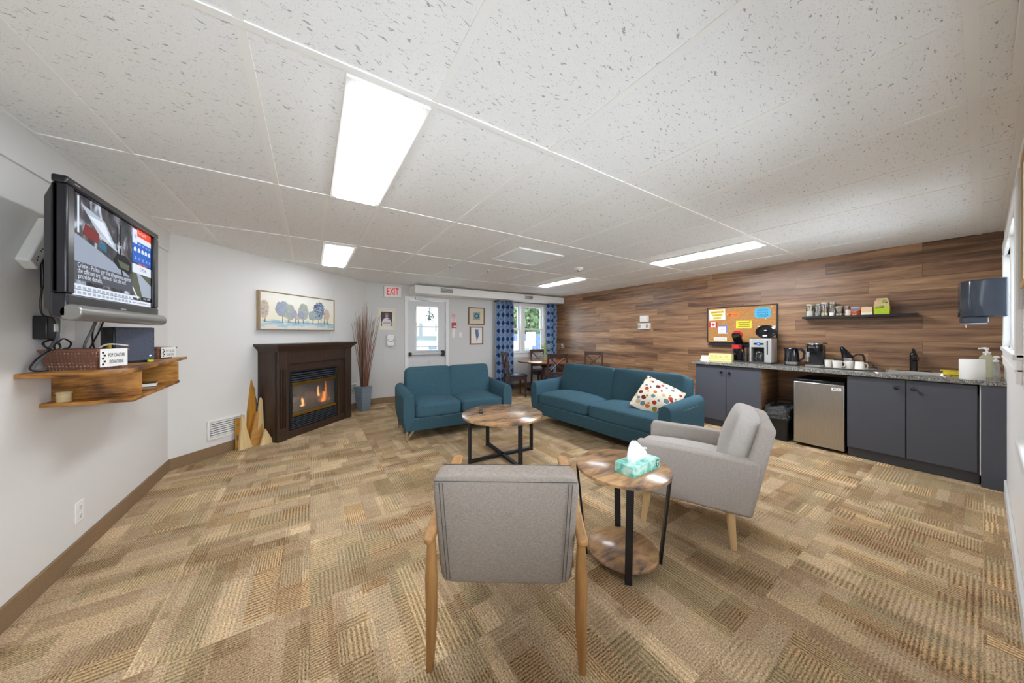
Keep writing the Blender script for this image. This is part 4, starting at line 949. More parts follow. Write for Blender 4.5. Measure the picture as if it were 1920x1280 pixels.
# ------------------------------------------------------------------ coffee table
t = thing('coffee_table', 'round brown coffee table with black crossed metal frame', 'table', (1.77, 2.90, 0), 0)
MB().lathe([(.43, .452), (.44, .455), (.44, .472), (.435, .475)], 64).build('tabletop', M['rustic'], t, ang=50)
m = MB()
for a in (178, 86, -2, 266):
    q = radians(a); m.M = Matrix.Rotation(q, 4, 'Z')
    MBl = MB(); MBl.M = m.M; MBl.box(.375, .40, -.02, .02, 0, .452); MBl.build('leg', M['blackmetal'], t, bevel=.002)
f = MB()
for a in (178, 86, -2, 266): f.M = Matrix.Rotation(radians(a), 4, 'Z'); f.box(0.0, .376, -.02, .02, .012, .037)
f.build('cross_base', M['blackmetal'], t)
f = MB()
for a in (178, 86): f.M = Matrix.Rotation(radians(a), 4, 'Z'); f.box(-.376, .376, -.02, .02, .435, .452)
f.build('top_brace', M['blackmetal'], t)
t = thing('remote_control', 'silver and black remote control on the coffee table', 'remote control', (1.60, 3.08, .475), 62)
MB().box(-.085, .085, -.024, .024, 0, .018).build('case', M['black'], t, bevel=.005); m = MB(); m.box(-.08, .065, -.020, .020, .018, .0195); part_label(m.build('face_plate', M['steel'], t, bevel=.0005), 'silver button face')
m = MB()
for i in range(5):
    for j in (-.011, 0, .011): m.box(-.065 + i * .024 - .005, -.065 + i * .024 + .005, j - .004, j + .004, .0195, .0215)
m.build('buttons', M['dark'], t)

# ------------------------------------------------------------------ side table
t = thing('side_table', 'small round two-tier side table with black metal legs', 'table', (1.575, 1.19, 0), 0)
MB().lathe([(.262, .532), (.268, .535), (.268, .550), (.264, .553)], 56).build('tabletop', M['rustic'], t, ang=50)
MB().lathe([(.195, .045), (.2, .048), (.2, .06), (.197, .063)], 56).build('lower_shelf', M['rustic'], t, ang=50)
for a in (45, 135, 225, 315):
    q = radians(a); e = Vector((cos(q), sin(q), 0)); s = Vector((-sin(q), cos(q), 0)) * .019; m = MB()
    p0, p1 = e * .205, e * .262; th = e * .012
    m.add([p0 - s, p0 + s, p0 + s + th, p0 - s + th, p1 - s + Vector((0, 0, .532)), p1 + s + Vector((0, 0, .532)), p1 + s + th + Vector((0, 0, .532)), p1 - s + th + Vector((0, 0, .532))], [(0, 1, 2, 3), (4, 5, 6, 7), (0, 1, 5, 4), (1, 2, 6, 5), (2, 3, 7, 6), (3, 0, 4, 7)])
    lg_ = m.build('leg', M['blackmetal'], t, bevel=.0015)
    b_ = e * .212 + Vector((0, 0, .026)); MB().cyl(b_, b_ + e * .004, .008, .006, 10).build('bolt', M['steel'], lg_)
t = thing('tissue_box', 'mint green tissue box with white tissue on the side table', 'tissue box', (1.605, 1.110, .553), -88)
def mint():
    g = G('mint_print'); n_ = g.n('TexNoise', Vector=g.co(), Scale=16, Detail=3, Distortion=1.2); g.set(Base_Color=g.ramp(n_, [(.36, '5fb5a4'), (.48, '9fd8c9'), (.6, 'c5e6da'), (.72, 'dfeede')]), Roughness=.45); return g.m
MB().box(-.062, .062, -.13, .13, 0, .056).build('carton', mint(), t, bevel=.002)
m = MB(); n_ = 40; R = []
rnd = random.Random(5); ph = [rnd.uniform(-1, 1) for _ in range(n_)]
for j, (z, rx, ry, cy, am) in enumerate(((.050, .010, .075, 0, 0), (.060, .022, .085, 0, .10), (.078, .030, .088, -.004, .16), (.100, .028, .076, -.010, .20), (.125, .022, .056, -.018, .24), (.150, .014, .034, -.026, .26), (.168, .005, .012, -.030, .2))):
    R.append([(rx * cos(2 * pi * i / n_) + am * .035 * sin(2 * pi * i / n_ * 5 + j * .25), cy + ry * sin(2 * pi * i / n_) * (1 + am * .35 * ph[i]), z + .007 * am * 4 * sin(2 * pi * i / n_ * 3 + .6)) for i in range(n_)])
m.ring(R); m.add([(.012, .0, .118), (.02, .035, .128), (.016, .068, .118), (.008, .088, .098), (.004, .060, .106), (.0, .03, .104)], [(0, 1, 2, 3, 4, 5)])
m.build('tissue', plain('tissue_white', 'f6f6f8', .9, var=.02), t, ang=80)
m = MB(); m.prism([(.092, .012), (.107, .008), (.122, .012), (.122, .05), (.092, .05)], .062, .0628, 'x'); m.mi = 1; m.prism([(.098, .030), (.116, .030), (.116, .043), (.098, .043)], .0626, .0632, 'x'); m.prism([(.101, .016), (.113, .016), (.113, .026), (.101, .026)], .0626, .0632, 'x')
m.build('printed_mark', [plain('dark_green_mark', '2f6b5c', .5), plain('pale_green_mark', 'c9e4da', .5)], t, smooth=False)

# ------------------------------------------------------------------ lounge chair in front (back to the camera), local +y = facing
fa = 55.5; t = thing('lounge_chair', 'grey lounge chair with wooden arms, back turned to the camera', 'chair', (.6575 + .33 * cos(radians(fa)), 1.05 + .33 * sin(radians(fa)), 0), fa - 90)
Fm = fabric('taupe_upholstery', '82776e', '9b9087', 460)
def backfn(o, p):
    z = (o[2] + .24) / .48; k = .905 + .095 * z; return (o[0] * k, o[1] - .055 * (z - .5), o[2])
m = MB(); m.M = Matrix.Translation((-.0, -.285, .555)); m.sbox((0, 0, 0), (.293, .055, .235), 14, 10, (0, .012, 0), backfn); bk = m.build('backrest', Fm, t, ang=80)
m = MB()
for sx in (-1, 1):
    for off in (.0, .014):
        P = []
        for i in range(9): z = -.205 + .41 * i / 8; k = .905 + .095 * (z + .24) / .48; P.append((sx * (.262 - off) * k, -.285 - .0605 - .055 * ((z + .24) / .48 - .5) - .002 - .004 * (1 - ((i - 4) / 4.5) ** 2), .555 + z))
        m.tube(P, .0016, 5)
P = [(.28 * i / 8 - .0, -.285 - .058 - .055 * .42, .765) for i in range(-8, 9)]; m.tube(P, .0016, 5)
P = [(.275 * i / 8, -.285 + .058 - .055 * .46, .784) for i in range(-8, 9)]; m.tube(P, .002, 5)
part_label(m.build('seam', M['seam'], bk), 'dark stitched seams')
m = MB(); m.sbox((0, .06, .40), (.285, .31, .065), 10, 9, (0, 0, .02)); m.build('seat_cushion', Fm, t, ang=80)
wl = M['walnut']
m = MB(); m.box(-.29, -.265, -.25, .31, .345, .395); m.box(.265, .29, -.25, .31, .345, .395); m.box(-.265, .265, .285, .31, .345, .39); m.box(-.265, .265, -.2, -.17, .36, .40); m.build('seat_rail', wl, t, bevel=.006)
for s in (-1, 1):
    m = MB(); P = []; n_ = 16
    # armrest outline seen from above with rounded ends
    o = [(s * (.300 + .021 * cos(q)), -.365 + .021 * sin(q)) for q in [pi + pi * i / 8 for i in range(9)]] + [(s * (.316 + .032 * cos(q)), .29 + .032 * sin(q)) for q in [pi * i / 8 for i in range(9)]]
    v0 = [(x, y, .525 + (y + .37) * .075) for x, y in o]; v1 = [(x, y, .552 + (y + .37) * .075) for x, y in o]
    m.ring([v0, v1]); m.build('armrest', wl, t, bevel=.008, seg=3)
    MB().tube([(s * .305, -.335, 0), (s * .300, -.33, .2), (s * .303, -.325, .36), (s * .302, -.325, .53)], [.0185, .027, .029, .018], 14, .85).build('leg', wl, t)
    MB().tube([(s * .305, .37, 0), (s * .30, .33, .2), (s * .303, .30, .34), (s * .318, .27, .56)], [.0165, .023, .025, .017], 14, .8).build('leg', wl, t)

# ------------------------------------------------------------------ grey armchair on the right, local +y = facing
t = thing('armchair', 'pale grey upholstered armchair with light wooden legs by the side table', 'chair', (2.384, 1.187, 0), 22.3)
Gm = M['greyfab']; Wc = .66; hw = Wc / 2
for s in (-1, 1):
    x0, x1 = (-hw, -hw + .085) if s < 0 else (hw - .085, hw)
    m = MB(); pr = [(-.335, .235), (.335, .228), (.335, .55), (.32, .585), (.0, .585), (-.37, .577), (-.375, .56)]
    m.prism(pr, x0, x1, 'x'); m.build('arm', Gm, t, bevel=.022, seg=4)
MB().box(-hw + .08, hw - .08, -.325, .325, .235, .34).build('base', Gm, t, bevel=.012)
MB().sbox((0, .055, .405), (hw - .088, .31, .075), 8, 9, (0, .01, .04)).build('seat_cushion', M['greyfab_light'], t, ang=80)
m = MB(); m.add([(-hw + .0, -.335, .24), (hw - .0, -.335, .24), (hw - .0, -.235, .24), (-hw + .0, -.235, .24), (-hw + .055, -.455, .775), (hw - .055, -.455, .775), (hw - .055, -.375, .80), (-hw + .055, -.375, .80)],
   [(0, 1, 2, 3), (4, 5, 6, 7), (0, 1, 5, 4), (1, 2, 6, 5), (2, 3, 7, 6), (3, 0, 4, 7)]); m.build('back_frame', Gm, t, bevel=.02, seg=4)
m = MB(); m.M = Matrix.Translation((0, -.272, .605)) @ Matrix.Rotation(radians(15), 4, 'X'); m.sbox((0, 0, 0), (hw - .088, .07, .23), 7, 10, (0, .035, .012)); m.build('back_cushion', M['greyfab_light'], t, ang=80)
for sx in (-1, 1):
    for y, dy in ((.285, .03), (-.245, -.02)):
        part_label(MB().tube([(sx * (.29), y, 0), (sx * .275, y - dy, .24)], [.016, .027], 16).build('leg', M['ash'], t), 'tapered pale wooden leg')
# ------------------------------------------------------------------ kitchenette (world coordinates; front faces -x)
CX, CT = 4.95, .935
cab = M['cab']; M['knob'] = plain('dark_knob', '4a4a4e', .18, .9, var=.05)
def knob(parent, x, y, z):
    m = MB(); m.tube([(x, y, z), (x - .016, y, z), (x - .02, y, z), (x - .026, y, z), (x - .030, y, z)], [.007, .007, .020, .021, .012], 16); return part_label(m.build('knob', M['knob'], parent), 'round dark metal knob')
t = thing('base_cabinet', 'charcoal two-door base cabinet at the left end of the counter behind the sofa', 'cabinet', (0, 0, 0), 0)
m = MB(); m.box(CX + .02, XW - .001, 1.613, 2.415, .10, .898); m.box(CX + .055, XW - .001, 1.613, 2.415, .0, .10); m.build('carcass', cab, t)
part_label(MB().box(CX + .01, XW - .001, 1.594, 1.612, 0, .898).build('side_panel', M['planks'], t), 'wood plank side panel')
for a, c, k in ((1.598, 2.000, 1.955), (2.006, 2.415, 2.055)):
    d = MB().box(CX, CX + .019, a, c, .105, .885).build('door', cab, t, bevel=.0025); knob(d, CX, k, .80)
t = thing('base_cabinet', 'charcoal two-door sink cabinet right of the fridge', 'cabinet', (0, 0, 0), 0)
m = MB(); m.box(CX + .02, XW - .001, .018, .822, .10, .80); m.box(CX + .02, CX + .04, .018, .822, .80, .898); m.box(CX + .02, XW - .001, .806, .822, .80, .898); m.box(CX + .02, XW - .001, .018, .034, .80, .898); m.box(CX + .055, XW - .001, .018, .822, 0, .10); m.build('carcass', cab, t)
for a, c, k in ((.424, .820, .475), (.028, .416, .370)):
    d = MB().box(CX, CX + .019, a, c, .112, .885).build('door', cab, t, bevel=.0025); knob(d, CX, k, .805)
t = thing('end_panel', 'charcoal filler panel between sink cabinet and near wall', 'panel', (0, 0, 0))
MB().box(CX - .02, CX + .02, YN + .0, .010, 0, .898).build('panel_board', cab, t, bevel=.0025); part_label(MB().box(CX - .004, CX + .02, .0105, .0165, .10, .89).build('edge_strip', M['paper'], t), 'thin white edge strip')

t = thing('countertop', 'long grey granite-look countertop along the plank wall', 'countertop', (0, 0, 0)); SK = (5.07, 5.44, .20, .62)
m = MB(); a0, a1, c0, c1 = CX - .03, XW - .001, YN + .001, 2.45; z0, z1 = .899, CT
m.box(a0, SK[0], c0, c1, z0, z1); m.box(SK[1], a1, c0, c1, z0, z1); m.box(SK[0], SK[1], c0, SK[2], z0, z1); m.box(SK[0], SK[1], SK[3], c1, z0, z1)
m.build('slab', M['granite'], t)
t = thing('sink', 'stainless drop-in sink in the countertop', 'sink', (0, 0, 0)); m = MB()
def rr(x0, x1, y0, y1, z, r=.04, n=5):
    P = []
    for cx, cy, a in ((x1 - r, y1 - r, 0), (x0 + r, y1 - r, pi / 2), (x0 + r, y0 + r, pi), (x1 - r, y0 + r, 1.5 * pi)):
        P += [(cx + r * cos(a + pi / 2 * i / n), cy + r * sin(a + pi / 2 * i / n), z) for i in range(n + 1)]
    return P
x0, x1, y0, y1 = SK
m.ring([rr(x0 - .03, x1 + .03, y0 - .03, y1 + .03, CT + .001), rr(x0 - .028, x1 + .028, y0 - .028, y1 + .028, CT + .008), rr(x0 - .002, x1 + .002, y0 - .002, y1 + .002, CT + .008), rr(x0 + .006, x1 - .006, y0 + .006, y1 - .006, CT - .01), rr(x0 + .02, x1 - .02, y0 + .02, y1 - .02, CT - .125, .06), rr(x0 + .15, x1 - .15, y0 + .17, y1 - .17, CT - .13, .02)], False)
m.ring([rr(x0 + .15, x1 - .15, y0 + .17, y1 - .17, CT - .13, .02), rr(x0 + .16, x1 - .16, y0 + .18, y1 - .18, CT - .131, .02)], True)
m.build('basin', M['steel'], t)
t = thing('faucet', 'black single-lever faucet on a black deck plate behind the sink', 'faucet', (5.505, .415, CT)); K = M['blackgloss']
MB().lathe([(.03, 0), (.03, .008), (.027, .012)], 28, (0, 0, 0), 1, 4.2).build('deck_plate', K, t)
MB().lathe([(.029, .01), (.027, .02), (.027, .15), (.028, .175), (.022, .20), (.012, .215)], 22).build('body', K, t)
MB().tube([(0, 0, .12), (-.05, -.012, .155), (-.10, -.02, .165), (-.13, -.025, .15), (-.135, -.026, .13)], [.019, .02, .021, .021, .018], 14).build('spout', K, t)
MB().tube([(0, 0, .21), (0, 0, .235), (-.03, 0, .245)], [.012, .013, .009], 12).build('lever', K, t)
t = thing('sink_strainer', 'small round steel sink strainer left of the faucet', 'strainer', (5.42, .69, CT)); MB().lathe([(.04, 0), (.042, .012), (.036, .018)], 22).build('rim', M['steel'], t); MB().lathe([(.034, .018), (.022, .034), (.006, .036), (.006, .056), (.010, .058), (.004, .062)], 18).build('stopper_cap', M['dark'], t)
t = thing('sponge', 'yellow sponge cloth beside the paper towel roll', 'sponge', (5.40, .165, CT)); m = MB(); m.sbox((0, 0, .018), (.045, .06, .018), 10, 5); m.build('sponge_body', M['yellow'], t); MB().box(-.045, .02, -.06, .075, .036, .046).build('scouring_layer', plain('yellow_cloth', 'd9c23a', .8), t, bevel=.003)
t = thing('paper_towel_roll', 'large white paper towel roll standing on the counter', 'paper roll', (5.02, .055, CT)); MB().lathe([(.02, .002), (.066, .0), (.068, .004), (.068, .176), (.066, .18), (.022, .18), (.02, .178)], 40).build('roll', M['paper'], t); MB().lathe([(.0195, .003), (.0195, .177)], 20, caps=False).build('core', plain('cardboard', 'b59a74', .8), t)
def pump(label, loc, h, r, liquid, rz):
    t = thing('soap_bottle', label, 'bottle', loc, rz)
    MB().lathe([(r * .92, 0), (r, .012), (r * .96, h * .45), (r * .8, h * .62), (r, h * .82), (r * .5, h * .95), (r * .42, h)], 24, sy=.7).build('bottle_body', liquid, t)
    MB().lathe([(r * .5, h), (r * .5, h + .016), (.008, h + .018), (.006, h + .034)], 18).build('collar', M['plastic'], t)
    MB().tube([(-.0, 0, h + .034), (0, 0, h + .046), (.012, 0, h + .050), (.05, 0, h + .044)], [.013, .014, .009, .006], 12).build('pump_head', M['plastic'], t)
class _W: pass
g_ = _W(); g_.m = glassy('clear_soap', (.97, .96, .82), .3, .05, .38, (.86, .84, .62))
g2 = _W(); g2.m = glassy('clear_gel', (.95, .97, .97), .35, .05, .16, (.8, .84, .85))
pump('large clear pump bottle of yellowish soap behind the paper roll', (5.38, -.02, CT), .225, .045, g_.m, 70)
t_ = pump('smaller clear pump bottle of hand gel in the counter corner', (5.36, -.066, CT), .15, .033, g2.m, 200)
t = thing('paper_towel_dispenser', 'black wall paper towel dispenser in the right corner', 'dispenser', (4.70, YN, 1.60), RZ_NEAR)
pr = [(-.16, 0), (.16, 0), (.16, -.10), (.135, -.17), (.08, -.215), (0, -.228), (-.08, -.215), (-.135, -.17), (-.16, -.10)]
smoke = plain('smoky_black_plastic', '363c46', .16, var=.06)
m = MB(); m.prism(pr, -.115, .19, 'z'); m.build('cover', smoke, t, bevel=.012, seg=3)
MB().prism([(-.14, -.085), (.14, -.085), (.13, -.17), (.08, -.21), (0, -.223), (-.08, -.21), (-.13, -.17)], -.165, -.115, 'z').build('lower_body', smoke, t, bevel=.006)
MB().prism([(-.135, -.09), (.135, -.09), (.13, -.168), (.08, -.206), (0, -.22), (-.08, -.206), (-.13, -.168)], -.172, -.165, 'z').build('bottom_lip', plain('grey_lip', '8f9aa6', .3), t)
m = MB(); P = [(.036 * cos(a), -.226 - .004, -.09 + .022 * sin(a)) for a in [2 * pi * i / 24 for i in range(24)]]; m.ring([[(p[0], p[1] + .012, p[2]) for p in P], P]); bd = part_label(m.build('badge', M['dark'], t), 'oval badge with circular emblem')
m = MB(); m.tube([(.014 * cos(a), -.231, -.09 + .013 * sin(a)) for a in [2 * pi * i / 16 for i in range(17)]], .002, 5); m.tube([(-.014, -.231, -.102), (.014, -.231, -.078)], .002, 5); m.tube([(-.028, -.231, -.09), (-.018, -.231, -.09)], .002, 5); m.tube([(.018, -.231, -.09), (.028, -.231, -.09)], .002, 5); m.build('emblem', M['steel'], bd)
MB().add([(.06, -.19, -.165), (.035, -.19, -.165), (.04, -.192, -.20), (.07, -.187, -.205)], [(0, 1, 2, 3)]).build('paper_tail', M['paper'], t, solid=.001)

# fridge and bin
t = thing('mini_fridge', 'small stainless-door fridge under the counter', 'fridge', (0, 0, 0)); st = G('brushed_door'); nz = st.n('TexNoise', Vector=st.sc(st.co(), 1, 60, 1.5), Scale=4, Detail=4)
st.set(Base_Color=st.ramp(nz, [(.3, 'b9b7b4'), (.7, 'c6c3bf')]), Metallic=1.0, Roughness=.32)
MB().box(5.035, 5.52, .845, 1.272, .02, .805).build('body', M['black'], t, bevel=.004)
part_label(MB().box(4.965, 5.028, .843, 1.274, .035, .772).build('door', st.m, t, bevel=.008, seg=3), 'brushed stainless door')
MB().box(4.968, 5.032, .843, 1.274, .776, .803).build('top_trim', M['blackgloss'], t, bevel=.004)
lb = MB().box(4.963, 4.9655, .868, .945, .705, .735).build('label_plate', M['paper'], t)
m = MB(); m.M = Matrix.Translation((4.9625, .9065, .72)) @ Matrix.Rotation(-pi / 2, 4, 'Z'); m.text('RCA', .026, 0, 0, 0, .0006, width=.052); m.build('lettering', M['ink'], lb)
for y in (.87, 1.25): MB().cyl((5.10, y, 0), (5.10, y, .021), .015, n=12).build('foot', M['black'], t)
for y in (.87, 1.25): MB().cyl((5.45, y, 0), (5.45, y, .021), .015, n=12).build('foot', M['black'], t)
t = thing('trash_bin', 'black waste bin with crinkled black liner beside the fridge', 'bin', (5.11, 1.435, 0))
m = MB(); o = [rr(-.13, .13, -.095, .095, 0, .03), rr(-.16, .16, -.118, .118, .385, .03), rr(-.154, .154, -.112, .112, .385, .03), rr(-.125, .125, -.09, .09, .01, .03)]; m.ring(o, True); m.build('bin_body', M['black'], t)
def crinkle():
    g = G('liner_plastic'); n_ = g.n('TexNoise', Vector=g.co(), Scale=26, Detail=4, Distortion=2); g.set(Base_Color=lin('2a2b2f'), Roughness=.1, Specular_IOR_Level=1.0); g.bump(n_, 1.0, .03); return g.m
m = MB(); rnd = random.Random(8); R = []
for z, e in ((.25, .008), (.275, .016), (.295, .008), (.315, .018), (.335, .010), (.36, .016), (.385, .014), (.41, .014), (.435, -.005), (.425, -.03), (.37, -.05), (.30, -.06)):
    R.append([(p[0] * (1 + rnd.uniform(-.035, .05)), p[1] * (1 + rnd.uniform(-.035, .05)), z + rnd.uniform(-.014, .016) + (.018 * sin(5 * atan2(p[1], p[0]) + z * 9))) for p in rr(-.155 - e, .155 + e, -.110 - e * .7, .110 + e * .7, 0, .03, 8)])
m.ring(R, False); part_label(m.build('liner', crinkle(), t, smooth=False), 'shiny crinkled black plastic liner')

# things on the counter
t = thing('folded_paper', 'white folded paper tent card at the left end of the counter', 'paper', (5.25, 2.375, CT), -70); MB().add([(-.10, -.05, 0.001), (.10, -.05, 0.001), (.085, .0, .075), (-.085, .0, .075), (-.10, .05, 0.001), (.10, .05, .001)], [(0, 1, 2, 3), (3, 2, 5, 4)]).build('sheet', M['paper'], t, solid=.001, smooth=False)
t = thing('donation_box', 'pale yellow paper-covered box on the counter', 'box', (5.24, 2.195, CT), -90 + 6); pale = plain('pale_yellow_paper', 'e8dc92', .7, var=.04)
MB().box(-.145, .155, -.05, .06, 0, .115).build('carton', pale, t, bevel=.002); m = MB()
for x in (-.115, -.06, 0.0, .075): m.box(x, x + .03, -.051, -.05, .078, .084); m.box(x - .005, x + .04, -.051, -.05, .062, .066)
m.build('print', plain('grey_print', '8f8a6a', .7), t); m = MB(); m.box(-.146, .156, -.0515, -.05, .03, .036); m.build('fold_line', plain('yellow_fold', 'bfb26a', .7), t)
t = thing('pod_coffee_maker', 'red and black pod coffee maker with lid open', 'coffee maker', (5.40, 2.03, CT), -90); rg = M['red']
MB().lathe([(.075, 0), (.075, .012), (.065, .02)], 28, (0, -.06, 0), 1, 1.1).build('drip_base', M['dark'], t)
m = MB(); m.sbox((0, .035, .13), (.062, .065, .13), 6, 6); m.build('column', M['blackgloss'], t)
m = MB(); m.ring([[(.062 * cos(a), -.03 + .075 * sin(a), z) for a in [2 * pi * i / 24 for i in range(24)]] for z in (.195, .20, .245, .25)]); part_label(m.build('head_band', rg, t), 'red front band')
m = MB(); m.lathe([(.06, .25), (.05, .262), (.03, .262)], 24, (0, -.03, 0), 1, 1.2); m.build('brew_head', M['dark'], t)
m = MB(); m.M = Matrix.Translation((0, .055, .265)) @ Matrix.Rotation(radians(-52), 4, 'X'); m.sbox((0, -.10, .0), (.058, .105, .02), 6, 5); lid = m.build('open_lid', M['blackgloss'], t)
m = MB(); m.M = Matrix.Translation((0, .055, .265)) @ Matrix.Rotation(radians(-52), 4, 'X'); m.lathe([(.066, .0), (.068, .01), (.066, .05), (.055, .062)], 26, (0, -.145, .0)); part_label(m.build('lid_cap', rg, t), 'red lid cap')
m = MB(); m.box(-.035, .035, -.12, -.03, .105, .115); m.tube([(-.05, -.10, .12), (.01, -.10, .12)], .006); m.build('cup_stand', M['black'], t)
MB().lathe([(.028, 0), (.032, .19), (.03, .20)], 20, (.085, .05, .01)).build('water_tank', M['jar'], t)
t = thing('drip_coffee_maker', 'steel drip coffee maker with blue button and open black lid', 'coffee maker', (5.36, 1.70, CT), -90); SV = plain('silver_plastic', 'c6c5c2', .3, .45, var=.03)
m = MB(); m.box(-.125, -.105, -.12, .10, .02, .35); m.box(.045, .125, -.12, .10, .02, .35); m.box(-.105, .045, -.12, .10, .225, .35); m.box(-.105, .045, .05, .10, .02, .225)
m.build('housing', SV, t, bevel=.005); MB().sbox((-.0, -.015, .014), (.13, .13, .014), 12, 4).build('base', plain('dark_steel', '6d6d70', .3, .8), t)
MB().lathe([(.055, .03), (.062, .06), (.058, .13), (.045, .16), (.05, .175)], 24, (-.03, -.045, 0)).build('carafe', glassy('carafe_glass', (.18, .17, .17), .3), t)
MB().box(-.103, .043, .0, .048, .03, .222).build('recess_back', M['black'], t)
m = MB(); m.box(-.075, .04, -.122, -.119, .262, .288); pn = m.build('display_panel', M['dark'], t); m = MB(); m.tube([(-.018, -.119, .275), (-.018, -.130, .275)], [.024, .022], 20); m.build('dial_ring', plain('navy_ring', '1c3f7d', .3), t)
m = MB(); m.tube([(-.018, -.130, .275), (-.018, -.133, .275)], [.015, .014], 16); part_label(m.build('button', glow('button_blue', '6fa4f0', .9), t), 'glowing blue button')
m = MB(); m.box(.075, .088, -.123, -.119, .13, .32); m.build('water_gauge', M['dark'], t)
MB().box(-.128, .128, -.12, .10, .35, .358).build('top_rim', M['black'], t, bevel=.002)
m = MB(); m.M = Matrix.Translation((.01, .055, .445)) @ Matrix.Rotation(radians(80), 4, 'X') ; m.lathe([(.118, -.012), (.122, 0), (.118, .016), (.095, .02), (.09, .008), (.03, .008), (.025, .02), (.01, .022)], 32, (0, 0, 0), 1, .80); m.build('open_lid', M['blackgloss'], t)
part_label(MB().box(-.018, .03, .03, .034, .378, .398).build('lid_label', M['paper'], t), 'small white label')
t = thing('wooden_spoon', 'dark-handled utensil leaning left of the steel coffee maker', 'utensil', (5.30, 1.908, CT)); MB().tube([(0, 0, .006), (0, .008, .10), (0, .022, .16)], [.006, .007, .008], 10).build('handle', M['black'], t); MB().tube([(0, .022, .16), (0, .03, .185)], [.008, .006], 10).build('tip', M['walnut'], t)
t = thing('electric_kettle', 'black electric kettle with steel base band', 'kettle', (5.33, 1.385, CT), -90)
MB().lathe([(.078, .003), (.08, .0), (.08, .012)], 30).build('power_base', M['black'], t); part_label(MB().lathe([(.078, .016), (.079, .05)], 30).build('steel_band', M['steel'], t), 'steel band at the foot')
m = MB(); R = []
for z, r in ((.05, .078), (.12, .074), (.18, .068), (.222, .062), (.23, .056)):
    R.append([(r * cos(a) - (.022 * max(0, (z - .16) / .07) if cos(a) < -.86 else 0), r * sin(a), z) for a in [2 * pi * i / 30 for i in range(30)]])
m.ring(R); m.build('jug', M['blackgloss'], t); MB().tube([(.05, 0, .222), (.095, 0, .215), (.122, 0, .17), (.115, 0, .10), (.075, 0, .06)], [.012, .014, .014, .013, .010], 12).build('handle', M['black'], t)
m = MB(); m.box(-.02, -.005, -.075, -.066, .09, .19); m.build('water_gauge', M['jar'], t)
t = thing('capsule_brewer', 'black and silver single-serve coffee brewer between kettle and mugs', 'coffee maker', (5.34, 1.155, CT), -90)
MB().sbox((0, -.02, .016), (.072, .13, .016), 10, 5).build('drip_tray', M['steel'], t); MB().box(-.068, .068, .02, .11, .0, .27).build('column', M['black'], t, bevel=.012)
m = MB(); m.lathe([(.07, .19), (.075, .20), (.075, .275), (.07, .285)], 30, (0, -.045, 0), 1, 1.25); m.build('brew_head', M['blackgloss'], t); m = MB(); m.lathe([(.072, .285), (.07, .298), (.06, .303)], 30, (0, -.045, 0), 1, 1.25); part_label(m.build('silver_lid', M['steel'], t), 'silver lid ring')
m = MB(); m.box(-.04, .02, -.1405, -.136, .245, .252); m.build('badge', M['steel'], t); MB().tube([(.02, .0, .295), (.10, .02, .298)], .006).build('lever', M['black'], t); MB().box(-.105, -.07, -.01, .10, .05, .29).build('water_tank', M['jar'], t, bevel=.008)
t = thing('serving_tray', 'grey oval tray carrying white mugs', 'tray', (5.29, .895, CT)); m = MB(); o = [rr(-.12, .12, -.215, .215, z, .08, 6) for z in (0,)]
m.ring([rr(-.11, .11, -.21, .21, .0, .08, 6), rr(-.13, .13, -.235, .235, .012, .09, 6), rr(-.126, .126, -.23, .23, .014, .09, 6), rr(-.108, .108, -.208, .208, .004, .08, 6)], True); m.build('tray_body', plain('grey_tray', '9a9790', .35), t)
mug_m = plain('white_ceramic', 'eeebe2', .2, var=.02)
t = thing('mug', 'white mug nearest the single-serve brewer, at the left of the tray', 'mug', (5.35, 1.04, CT + .005), -75, 'white mugs on the tray')
MB().lathe([(.034, .0), (.036, .004), (.041, .088), (.038, .088), (.033, .008), (.002, .008)], 26).build('cup', mug_m, t)
MB().tube([(.037, 0, .074), (.060, 0, .072), (.066, 0, .045), (.058, 0, .022), (.036, 0, .018)], [.006, .006, .006, .006, .006], 9).build('handle', mug_m, t)
dup(t, (5.27, .955, CT + .005), -70, 'white mug in front of the tray, second from the left', 'white mugs on the tray')
m3 = dup(t, (5.33, .865, CT + .005), 110, 'white mug just below the black carafe, third from the left', 'white mugs on the tray')
m4 = dup(t, (5.27, .775, CT + .005 + .09), -60, 'white mug turned upside down at the right of the tray', 'white mugs on the tray'); m4.rotation_euler = (pi, 0, radians(-60))
t = thing('thermal_carafe', 'black thermal carafe with curved handle behind the mugs', 'carafe', (5.47, .90, CT), 90)
m = MB(); m.lathe([(.05, .0), (.055, .02), (.052, .12)], 26); m.M = None; R = []
m.build('lower_body', M['steel'], t); m = MB()
for i in range(8):
    q = i / 7; R.append([(.052 * (1 - .62 * q) * cos(a) + .0 - .05 * q * (-1), .052 * (1 - .62 * q) * sin(a), .12 + .12 * q + .05 * q * (1 - q)) for a in [2 * pi * k / 22 for k in range(22)]])
m.ring(R); m.build('tapered_top', M['blackgloss'], t); MB().tube([(-.035, 0, .14), (-.075, 0, .17), (-.12, 0, .165), (-.135, 0, .12), (-.132, 0, .06)], [.010, .011, .011, .010, .008], 12).build('handle', M['black'], t)
MB().lathe([(.016, 0), (.018, .012), (.008, .018)], 14, (.05, 0, .24)).build('stopper', M['black'], t)
def kcable(label, P, r=.004): tag(MB().tube(P, r, 7).build('cable', M['black']), label, 'cable')
kcable('black cord behind the red pod coffee maker', [(5.50, 1.97, CT + .005), (5.52, 1.90, CT + .03), (5.55, 1.87, CT + .02), (5.55, 1.84, CT + .006)])
kcable('black cord looping from kettle base to the brewer', [(5.36, 1.29, CT + .005), (5.42, 1.26, CT + .02), (5.50, 1.25, CT + .05), (5.54, 1.24, CT + .12), (5.56, 1.24, CT + .16)])
